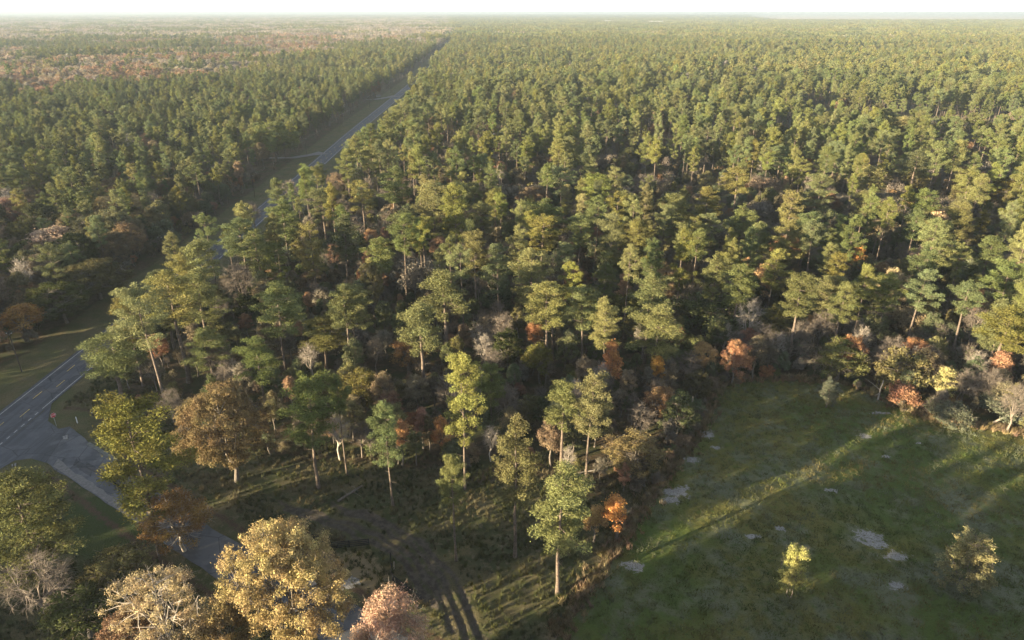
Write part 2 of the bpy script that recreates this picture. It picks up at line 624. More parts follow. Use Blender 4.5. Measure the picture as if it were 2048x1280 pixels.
def jag(pts, amp, n=14, seed=1):
    """The same line with an uneven broken edge."""
    r = random.Random(seed)
    o = []
    for a, b in zip(pts, pts[1:]):
        dx, dy = b[0] - a[0], b[1] - a[1]
        ln = math.hypot(dx, dy)
        for i in range(n):
            t = i / n
            j = r.uniform(-amp, amp)
            o.append((a[0] + dx * t - dy / ln * j, a[1] + dy * t + dx / ln * j))
    return o + [pts[-1]]


sr = strip('side_road', jag(SIDE_L, .16, 14, 2), jag(SIDE_R, .16, 14, 3), .026, M_SIDE)
tag(sr, kind='structure')


def arc(c, r, a0, a1, n=10):
    return [(c[0] + r * math.cos(math.radians(a0 + (a1 - a0) * i / n)), c[1] + r * math.sin(math.radians(a0 + (a1 - a0) * i / n))) for i in range(n + 1)]


# the flared mouth of the junction
up = [px(98, 806), px(88, 822), px(96, 842), px(118, 858), px(140, 873)]
mouth = [(-97.0, 88), (-97.0, 124), up[0], up[1], up[2], up[3], up[4], SIDE_R[0], SIDE_L[0], px(62, 917), px(30, 921), px(0, 924), (-94.5, 95)]
mouth.sort(key=lambda p: math.atan2(p[1] - 110, p[0] + 92.5))
vv = [(-92.5, 110, .022)] + [(*p, .022) for p in mouth]
tt = [(0, 1 + i, 1 + (i + 1) % len(mouth)) for i in range(len(mouth))]
jm = link('road_junction', mesh('road_junction', vv, None, tt, (M_HWY,)))
tag(jm, kind='structure')


def lerp_side(t, s):
    """Point on the side road: t along (0..len-1), s across (0 lower edge, 1 upper edge)."""
    i = min(int(t), len(SIDE_L) - 2)
    f = t - i
    a = [SIDE_L[i][j] * (1 - f) + SIDE_L[i + 1][j] * f for j in (0, 1)]
    b = [SIDE_R[i][j] * (1 - f) + SIDE_R[i + 1][j] * f for j in (0, 1)]
    return (a[0] * (1 - s) + b[0] * s, a[1] * (1 - s) + b[1] * s)


for (t0, t1, s0, s1) in ((.45, 1.15, .44, .56), (.78, 1.10, .50, .78), (.30, .55, .30, .46), (1.3, 1.75, .40, .52), (2.2, 2.8, .6, .7)):
    n = 8
    strip('asphalt_patch', jag([lerp_side(t0, s0), lerp_side(t1, s0)], .15, n, int(t0 * 99)), jag([lerp_side(t0, s1), lerp_side(t1, s1)], .15, n, int(t1 * 99)), .030, M_PATCH, sr)
strip('seam', [lerp_side(0.0, 0), lerp_side(0.0, 1)], [lerp_side(.012, 0), lerp_side(.012, 1)], .0305, M_PATCH, sr)
for (t0, t1, s0, s1) in ((0.1, 1.2, .02, .2), (2.55, 3.0, .80, 1.0)):
    strip('worn_edge', jag([lerp_side(t0, s0), lerp_side((t0 + t1) / 2, s0), lerp_side(t1, s0)], .1, 8, 5), jag([lerp_side(t0, s1), lerp_side((t0 + t1) / 2, s1), lerp_side(t1, s1)], .3, 8, 6), .029, M_SANDY, sr)
for a, b, w in ((px(648, 306), px(585, 316), 2.6), (px(795, 192), px(750, 199), 3.2)):
    d = Vector((b[0] - a[0], b[1] - a[1], 0))
    n = Vector((-d.y, d.x, 0)).normalized() * w
    L = [(a[0] - n.x * 2.2, a[1] - n.y * 2.2), (a[0] * .6 + b[0] * .4 - n.x, a[1] * .6 + b[1] * .4 - n.y), (b[0] - n.x, b[1] - n.y), (b[0] - 25 - n.x, b[1] - 1 - n.y)]
    Rr = [(a[0] + n.x * 2.2, a[1] + n.y * 2.2), (a[0] * .6 + b[0] * .4 + n.x, a[1] * .6 + b[1] * .4 + n.y), (b[0] + n.x, b[1] + n.y), (b[0] - 25 + n.x, b[1] - 1 + n.y)]
    tag(strip('driveway_path', L, Rr, .16, M_SANDY), kind='structure')
a, b = px(176, 887), px(268, 942)
dn = Vector((-(b[1] - a[1]), b[0] - a[0])).normalized() * .38
tag(MB().poly([(a[0] + dn.x, a[1] + dn.y), (a[0] - dn.x, a[1] - dn.y), (b[0] - dn.x, b[1] - dn.y), (b[0] + dn.x, b[1] + dn.y)], -.3, .10).build('concrete_path', M_PATHC), kind='structure')


# ------------------------------------------------------------------ tree meshes
class Geo:
    """Raw geometry of one tree: wood quads and leaf triangles."""

    def __init__(self):
        self.wv, self.wq, self.nw = [], [], 0
        self.lv, self.lr = [], []
        self.mark = 0

    def tube(self, pts, rad, n=5):
        v, q = tube(np.array(pts, float), np.array(rad, float), n)
        self.wv.append(v)
        self.wq.append(q + self.nw)
        self.nw += len(v)

    def leaves(self, rng, c, r, n, size, squash=.8, spiky=.0, shell=.7):
        c = np.asarray(c, float)
        d = rng.normal(size=(n, 3))
        d /= np.linalg.norm(d, axis=1, keepdims=True)
        q = rng.uniform(shell, 1.06, (n, 1))
        q[: n // 5] *= rng.uniform(1.0, 1.45, (n // 5, 1))
        p = c + d * r * q * np.array([1, 1, squash])
        nrm = d + rng.normal(size=(n, 3)) * .55 + np.array([0, 0, .15])
        nrm /= np.linalg.norm(nrm, axis=1, keepdims=True)
        t1 = np.cross(nrm, rng.normal(size=(n, 3)))
        if spiky:
            t1 = t1 * (1 - spiky) + (d + np.array([0, 0, .4])) * spiky * 1.2
        t1 /= np.linalg.norm(t1, axis=1, keepdims=True) + 1e-9
        t2 = np.cross(nrm, t1)
        t2 /= np.linalg.norm(t2, axis=1, keepdims=True) + 1e-9
        s = size * rng.uniform(.65, 1.35, (n, 1))
        w = .58 - .22 * (spiky > 0)
        tri = np.stack([p + t1 * s, p - t1 * s * .5 + t2 * s * w, p - t1 * s * .5 - t2 * s * w], 1)
        self.lv.append(tri.reshape(-1, 3))
        self.lr.append(np.repeat(np.clip(rng.normal(.5, .22, n) + rng.normal(0, .12), 0, 1), 3))

    def wood(self):
        return (np.concatenate(self.wv), np.concatenate(self.wq)) if self.wv else (np.zeros((0, 3)), np.zeros((0, 4), int))

    def foliage(self):
        return (np.concatenate(self.lv), np.concatenate(self.lr)) if self.lv else (np.zeros((0, 3)), np.zeros(0))

    def finish(self, name, bark, leaf, **info):
        wv, wq = self.wood()
        lv, lr = self.foliage()
        d = dict(info)
        allv = lv if len(lv) else wv
        ctr = np.median(allv[:, :2], axis=0)
        d['w'] = 2 * float(np.percentile(np.hypot(allv[:, 0] - ctr[0], allv[:, 1] - ctr[1]), 96))
        d['top'] = float(max(lv[:, 2].max() if len(lv) else 0, wv[:, 2].max() if len(wv) else 0))
        d['trunk'] = mesh(name + '_trunk', wv, wq, None, (bark,), v=np.full(len(wv), .5)) if len(wv) else None
        d['crown'] = mesh(name + '_crown', lv, None, np.arange(len(lv)).reshape(-1, 3), (leaf,), v=lr) if len(lv) else None
        if not len(lv) and self.mark:                         # a bare tree: its twigs are its crown
            n0 = sum(len(v) for v in self.wv[:self.mark])
            q0 = np.concatenate(self.wq[:self.mark])
            q1 = np.concatenate(self.wq[self.mark:]) - n0
            d['trunk'] = mesh(name + '_trunk', wv[:n0], q0, None, (bark,), v=np.full(n0, .5))
            d['crown'] = mesh(name + '_crown', wv[n0:], q1, None, (bark,), v=np.full(len(wv) - n0, .5))
        d['both'] = mesh(name + '_tree', np.concatenate([wv, lv]), wq, np.arange(len(lv)).reshape(-1, 3) + len(wv), (bark, M_NEEDLE_S if leaf is M_NEEDLE else M_LEAF_S), 0, 1, np.concatenate([np.full(len(wv), .5), lr]))
        return d


def make_pine(seed, cf, rad, h=22., per=190, size=.135, whorl=.72, lod=1.0, bare_side=None):
    rng = np.random.default_rng(seed)
    g = Geo()
    n = 10
    zz = np.linspace(0, h * .965, n)
    lean = rng.normal(0, .012, 2)
    wob = np.cumsum(rng.normal(0, .11, (n, 2)), axis=0) * .6
    pts = np.stack([zz * lean[0] + wob[:, 0] - wob[0, 0], zz * lean[1] + wob[:, 1] - wob[0, 1], zz], 1)
    r0 = rng.uniform(.2, .27)
    rr = r0 * (1 - .88 * (zz / h) ** 1.1)
    rr[0] *= 1.35
    g.tube(pts, rr, 8 if lod == 1 else 5)
    at = lambda z: np.array([np.interp(z, zz, pts[:, 0]), np.interp(z, zz, pts[:, 1]), z])
    zc = h * (1 - cf)
    z = zc + rng.uniform(0, .5)
    k = 0
    az = rng.uniform(0, 6.28)
    blank = rng.uniform(0, 6.28)
    while z < h * .955:
        t = (z - zc) / (h - zc)
        nb = rng.integers(2, 4) if t > .12 else rng.integers(1, 3)
        for b in range(nb):
            az += 2.4 + rng.normal(0, .35)
            L = rad * max(.05, 1 - t ** 2.0) ** .62 * (.5 + .5 * min(1, t / .25)) * rng.uniform(.5, 1.18)
            if math.cos(az - blank) > .75 and rng.random() < .55:
                L *= .5
            el = -.10 + .75 * t + rng.normal(0, .16)
            d = np.array([math.cos(az) * math.cos(el), math.sin(az) * math.cos(el), math.sin(el)])
            p0 = at(z)
            mid = p0 + d * L * .55 + np.array([0, 0, rng.normal(0, .12)])
            end = p0 + d * L + np.array([0, 0, .10 * L + rng.normal(0, .15)])
            if lod == 1:
                g.tube([p0, mid, end], [.055, .04, .018], 4)
            spots = [1.0, .72] if L < 1.5 else [1.0, .78, .55]
            if L > 2.6:
                spots.append(.36)
            for s in spots:
                if rng.random() < (.12 if s > .5 else .45):
                    continue
                c = (mid + (end - mid) * (s - .55) / .45) if s > .55 else (p0 + (mid - p0) * s / .55)
                side = np.array([-d[1], d[0], 0]) * rng.normal(0, .36) * (1.2 if s > .4 else .6)
                lr = rng.uniform(.50, 1.02) * (1.0 if s > .5 else .8)
                g.leaves(rng, c + side + np.array([0, 0, .15 + rng.normal(0, .16)]), lr, int(per * (lr / .7) ** 1.6), size, .66, .45, .4)
        z += whorl * rng.uniform(.6, 1.35)
        k += 1
    for s in (.93, .97, 1.0):
        g.leaves(rng, at(h * .965) + np.array([rng.normal(0, .2), rng.normal(0, .2), (s - .965) * h]), .5, int(per * .8), size, 1.0, .45, .4)
    if lod == 1:                                              # dead stubs below the crown
        for _ in range(rng.integers(3, 8)):
            z = rng.uniform(zc * .6, zc)
            a = rng.uniform(0, 6.28)
            p0 = at(z)
            L = rng.uniform(.5, 1.7)
            g.tube([p0, p0 + np.array([math.cos(a) * L, math.sin(a) * L, rng.uniform(-.2, .35)])], [.035, .012], 3)
    return g.finish('pine', M_BARK, M_NEEDLE, h=h, cf=cf)


def make_broad(seed, h, w, cb, n_lobes, per, size, lobe=.95, limbs=7, bark=None, shell=.55, twigs=0, r0=None, leaf=None, bare=False, lod=1, stems=1, low=-.75, leaf_frac=1.0, mode='oval'):
    """Broadleaf tree or bush: trunk, limbs reaching into a lumpy crown, leaf clumps at their ends; bare ones end in twigs."""
    rng = np.random.default_rng(seed)
    g = Geo()
    zc0 = h * cb
    cz, rz = (zc0 + h) / 2, (h - zc0) / 2
    lumps = rng.normal(size=(9, 3))
    lumps /= np.linalg.norm(lumps, axis=1, keepdims=True)
    la = rng.uniform(-.28, .30, 9)

    def env(d):
        f = 1 + np.sum(la * np.exp(-(1 - lumps @ d) * 4.0))
        return np.array([d[0] * w / 2, d[1] * w / 2, d[2] * rz]) * f
    lean = rng.normal(0, .03, 2) * h
    ctr = np.array([lean[0], lean[1], cz])
    r0 = r0 or max(.05, .017 * h)
    fork = np.array([lean[0] * .4, lean[1] * .4, max(.2, zc0 + rz * .25)])
    lod1 = lod == 1
    tips, segs = [], []
    for s in range(stems):
        off = np.array([rng.normal(0, .25 * (stems > 1)), rng.normal(0, .25 * (stems > 1)), 0])
        midp = fork * .5 + off + np.array([rng.normal(0, .02 * h), rng.normal(0, .02 * h), 0])
        f2 = fork + off * 2
        g.tube([off, midp, f2], [r0 * 1.25, r0, r0 * .8], 8 if lod1 else 5)
        segs += [(midp, r0), (f2, r0 * .8)]
    for i in range(limbs):
        d = rng.normal(size=3)
        d[2] = abs(d[2]) * .9 + .1
        if i == 0:
            d = np.array([0, 0, 1.])
        d /= np.linalg.norm(d)
        end = ctr + env(d) * rng.uniform(.62, .88)
        st = fork * rng.uniform(.75, 1.0)
        m1 = st + (end - st) * .35 + rng.normal(0, .05 * w, 3)
        m2 = st + (end - st) * .68 + rng.normal(0, .05 * w, 3) + np.array([0, 0, .03 * h])
        g.tube([st, m1, m2, end], [r0 * .6, r0 * .42, r0 * .28, r0 * .12], 5)
        segs += [(st + (m1 - st) * f, r0 * .4) for f in (.5, 1)] + [(m1 + (m2 - m1) * f, r0 * .3) for f in (.5, 1)] + [(m2 + (end - m2) * f, r0 * .2) for f in (.5, 1)]
    sp = np.array([s[0] for s in segs])
    g.mark = len(g.wv)
    for i in range(n_lobes):
        d = rng.normal(size=3)
        d /= np.linalg.norm(d)
        if d[2] < low:
            d[2] *= -1
        c = ctr + env(d) * rng.uniform(shell, 1.0) ** .7
        if mode == 'cone':
            tt = np.clip((c[2] - zc0) / (h - zc0), 0, 1)
            c[:2] = ctr[:2] + (c[:2] - ctr[:2]) * (1.25 - .85 * tt)
        c[2] = max(c[2], .25)
        j = int(np.argmin(np.linalg.norm(sp - c, axis=1) + (sp[:, 2] > c[2]) * .8))
        if lod1:
            b = (sp[j] + c) / 2 + rng.normal(0, .12, 3) + np.array([0, 0, .1])
            g.tube([sp[j], b, c], [segs[j][1] * .5 + .012, .02 + .002 * h, .014], 4)
        lr = lobe * rng.uniform(.65, 1.3)
        if twigs and (bare or rng.random() < .5):
            for _ in range(twigs):
                e = rng.normal(size=3) + d * .9 + np.array([0, 0, .5])
                e /= np.linalg.norm(e)
                m_ = c + e * lr * .6 + rng.normal(0, .08, 3)
                g.tube([c, m_, c + e * lr * rng.uniform(1.0, 1.9) + rng.normal(0, .15, 3)], [.022, .016, .007], 3)
        if per and rng.random() < leaf_frac:
            g.leaves(rng, c, lr, int(per * (lr / lobe) ** 1.5), size, .8, 0, .35)
    return g.finish('broadleaf', bark or M_HBARK, leaf or M_LEAF, h=h, cf=1 - cb)


PINES = {}
for key, cf, rad in (('short', .34, 3.0), ('mid', .46, 3.3), ('tall', .58, 3.4), ('full', .70, 3.7)):
    PINES[key] = [make_pine(11 + 7 * i + int(cf * 100), cf, rad * (.9 + .1 * i)) for i in range(4)]
PINES['broad'] = [make_pine(311 + 9 * i, [.44, .52, .40, .6][i], [4.6, 4.2, 4.9, 4.4][i], whorl=.85) for i in range(4)]
OAK = [make_broad(201, 19, 15, .22, 330, 190, .135, .92, 12, shell=.5), make_broad(202, 18, 14, .2, 340, 190, .135, .92, 12, shell=.45)]
OAK_SPARSE = [make_broad(211, 17, 12, .2, 170, 150, .135, .85, 10, shell=.35, twigs=6, bark=M_PALE, leaf_frac=.78),
              make_broad(212, 15, 10, .2, 160, 150, .13, .9, 9, shell=.4, twigs=5, bark=M_PALE, leaf_frac=.88)]
HARD = [make_broad(221 + i, 11, [6, 5, 7, 4.5][i], [.28, .35, .25, .3][i], [85, 75, 100, 70][i], 130, .135, .75, 6, shell=.4, twigs=4) for i in range(4)]
SLIM = [make_broad(231 + i, 9, [3.2, 2.8, 3.6][i], [.25, .3, .2][i], 46, 130, .125, .6, 4, shell=.25, twigs=4, mode='cone') for i in range(3)]
BUSH = [make_broad(241 + i, [3.6, 4.2, 3.2, 5.0][i], [4.2, 3.6, 4.8, 4.4][i], .02, [50, 46, 56, 60][i], 120, .12, .62, 5, shell=.45, stems=3, r0=.05, low=-.5, twigs=3) for i in range(4)]
BARE = [make_broad(251 + i, 13, [8, 6.5, 5][i], [.28, .3, .35][i], [110, 90, 70][i], 0, .1, .9, 9, shell=.3, twigs=13, bare=True, bark=[M_TWIG, M_TWIG, M_PALE][i]) for i in range(3)]
SCRUB = [make_broad(261 + i, 4, [4.5, 3.5][i], .05, 46, 16, .13, .7, 6, shell=.3, twigs=10, bare=True, bark=M_TWIG, stems=3, r0=.05, low=-.4, leaf_frac=.8) for i in range(2)]
WILLOW = [make_broad(271 + i, 10, [4.4, 6.0][i], .02, [95, 130][i], 120, .125, .62, 6, shell=.3, twigs=5, stems=2, r0=.09, low=-.8) for i in range(2)]

# ------------------------------------------------------------------ planting
HEROES, LAND = [], []                                        # every single tree: base position; landmarks for the descriptions


def plant(name, proto, x, y, h, wpx=None, wm=None, col=(.1, .1, .03), label=None, cat='tree', group=None, rz=None, tilt=(0, 0), bark=None, desc=None):
    sz = h / proto['top']
    if wpx:
        d = math.sqrt(x * x + y * y + (H_CAM - .7 * h) ** 2)
        wm = wpx * d / F_PX
    sx = (wm / proto['w']) if wm else sz
    root = link(name, None, None, (x, y, gz(x, y) - .05), (tilt[0], tilt[1], R.uniform(0, 6.28) if rz is None else rz), (sx, sx, sz))
    root.empty_display_size = .5
    if proto['trunk']:
        link('trunk' if h > 5.2 else 'stem', proto['trunk'], root)
    if proto['crown']:
        c = link('crown', proto['crown'], root)
        c.color = (*col, 1)
    tag(root, label, cat, group)
    rec = dict(o=root, x=x, y=y, h=h, label=label, name=name, w=sx * proto['w'], cf=proto['cf'], desc=desc)
    HEROES.append(rec)
    return rec


def hgt_from(bx, by, ty):
    X, Y = px(bx, by)
    lo, hi = 0., 60.
    for _ in range(40):
        m = (lo + hi) / 2
        if to_px(X, Y, m)[1] > ty:
            lo = m
        else:
            hi = m
    return lo


PG = (.138, .145, .045)                                      # pine green
PG2 = (.163, .155, .047)
PG3 = (.114, .134, .048)
G_PINE = 'pines one can tell apart'


def pine_b(bx, by, ty, wpx, key, i=0, col=PG, label=None, lm=None):
    X, Y = px(bx, by)
    r = plant('pine_tree', PINES[key][i % 4], X, Y, hgt_from(bx, by, ty), wpx, None, col, label, 'pine tree', 'tall pines')
    if lm:
        LAND.append((lm, X, Y))


def pine_t(tx, ty, h, wpx, key, i=0, col=PG, label=None, lm=None):
    X, Y = px(tx, ty, h)
    r = plant('pine_tree', PINES[key][i % 4], X, Y, h, wpx, None, col, label, 'pine tree', 'tall pines')
    if lm:
        LAND.append((lm, X, Y))


# pines along the edge of the clearing, feet in view
pine_b(1115, 1188, 925, 125, 'tall', 1, PG, 'wide full-crowned pine standing nearest the corner of the green field', 'wide pine by the field corner')
pine_b(1030, 1114, 832, 92, 'tall', 0, PG2, 'tall narrow two-tiered pine beside the wide pine in the clearing')
pine_b(912, 1122, 905, 62, 'mid', 2, PG, 'small thin-crowned pine standing alone in the rough clearing grass', 'small thin pine in the clearing')
pine_b(637, 975, 740, 112, 'tall', 2, PG3, 'broad bright green pine on bare trunk just behind the dirt track start', 'broad pine by the dirt track')
pine_b(786, 1012, 805, 72, 'tall', 3, PG3, 'ivy-wrapped pine with sparse crown behind the dirt track', 'ivy-wrapped pine')
pine_b(694, 947, 742, 46, 'short', 1, PG3, 'slender pine pole with small high crown behind the dirt track')
pine_b(930, 978, 700, 88, 'tall', 3, PG2, 'leggy pine with long drooping crown above the thin pine of the clearing')
pine_b(1121, 945, 758, 70, 'mid', 0, PG, 'short-crowned pine with straight pale trunk behind the wide field-corner pine')
pine_b(1172, 952, 735, 84, 'tall', 2, PG2, 'golden lit pine with ragged lower boughs at the wood edge', 'golden ragged pine')
pine_b(322, 1108, 787, 140, 'full', 1, PG2, 'big open-branched pine overhanging the side road', 'big open pine by the side road')
pine_b(105, 1185, 946, 140, 'full', 2, PG, 'dense low pine on the lawn side of the side road', 'dense pine on the lawn')
pine_b(243, 800, 660, 100, 'tall', 0, PG, 'spreading pine closest to the road junction', 'spreading pine at the junction')
pine_b(334, 818, 560, 96, 'mid', 3, PG, 'pine with long leaning bare trunk behind the big open pine', 'pine with long leaning trunk')
pine_b(379, 765, 540, 100, 'mid', 1, PG2, None)
pine_b(532, 820, 671, 74, 'tall', 1, PG3, 'grey-green fine-needled pine behind the brown oak')
pine_b(572, 745, 561, 94, 'tall', 2, PG3, None)
pine_b(716, 735, 566, 90, 'mid', 2, PG2, None)
pine_b(430, 775, 657, 78, 'tall', 3, PG, None)
pine_b(1105, 715, 560, 86, 'mid', 3, PG, None)
pine_b(850, 800, 602, 82, 'mid', 0, PG, 'round-headed pine on slim trunk above the rusty bushes', 'round-headed pine')
pine_b(652, 740, 626, 84, 'tall', 0, PG2, None)
pine_b(1305, 770, 604, 104, 'tall', 1, PG, 'broad pine standing over the small yellow tree by the field', 'broad pine near the field')
pine_b(1415, 660, 500, 58, 'tall', 2, PG, None)
pine_b(1460, 690, 522, 66, 'mid', 1, PG, 'flat-topped pine behind the bare white tree')
pine_b(1575, 730, 541, 62, 'mid', 0, PG, None)
pine_b(1640, 690, 547, 76, 'tall', 3, PG2, None)
pine_b(1750, 690, 545, 60, 'mid', 2, PG, None)
pine_b(1808, 700, 535, 60, 'mid', 3, PG3, None)
pine_b(1898, 725, 558, 62, 'short', 2, PG3, 'tall slim-trunked pine with pale grey-green crown above the field edge', 'pale slim pine')
pine_b(1972, 780, 612, 86, 'mid', 1, PG2, 'pine leaning over the far corner of the field', 'leaning pine at the far field corner')
# pines whose tops show above the others (height guessed, place worked out from the top)
TOPS = [(395, 475, 23, 66), (357, 501, 22, 52), (313, 535, 22, 66), (385, 537, 22, 84), (241, 588, 22, 52), (474, 430, 24, 72), (509, 456, 22, 62), (615, 440, 23, 66), (680, 427, 23, 62),
        (684, 564, 22, 64), (948, 461, 24, 66), (996, 485, 22, 58), (1041, 444, 23, 52), (1065, 492, 25, 84), (1130, 482, 19, 50), (1171, 568, 21, 76), (1216, 588, 21, 60), (1309, 472, 25, 44), (1305, 537, 23, 90),
        (1085, 425, 23, 76), (1161, 423, 23, 54), (1226, 420, 24, 64), (1278, 434, 23, 62), (982, 726, 16, 62), (886, 537, 24, 92), (1096, 557, 24, 80), (1490, 405, 23, 56), (1527, 440, 22, 56),
        (1575, 434, 23, 60), (1620, 420, 23, 62), (1695, 561, 21, 54), (1740, 525, 22, 52), (1864, 483, 22, 54), (1895, 439, 23, 60), (1736, 380, 23, 44), (2035, 516, 22, 70), (2022, 595, 21, 60), (862, 361, 25, 84),
        (1089, 395, 23, 96), (962, 399, 22, 66), (989, 375, 22, 40), (1858, 375, 24, 50), (1350, 385, 23, 66), (1420, 372, 23, 60), (800, 420, 23, 64), (755, 470, 22, 60), (1395, 430, 22, 62), (1215, 500, 20, 48),
        (1250, 380, 23, 60), (1480, 330, 23, 58), (1565, 290, 22, 50), (1690, 225, 24, 46), (1805, 230, 24, 54), (560, 395, 22, 58), (640, 375, 23, 60), (720, 360, 23, 66), (780, 330, 23, 62), (545, 480, 20, 44),
        (735, 260, 22, 52), (1125, 330, 23, 62), (1195, 345, 23, 60), (1930, 400, 22, 50), (1990, 470, 21, 56), (1640, 345, 22, 56), (1745, 330, 22, 54), (1840, 300, 23, 56), (1950, 330, 22, 54)]
for i, (tx, ty, h, wp) in enumerate(TOPS):
    pine_t(tx, ty, h * R.uniform(.97, 1.03), wp, ['mid', 'tall', 'full', 'tall', 'mid'][i % 5], i, [PG, PG2, PG3][i % 3])

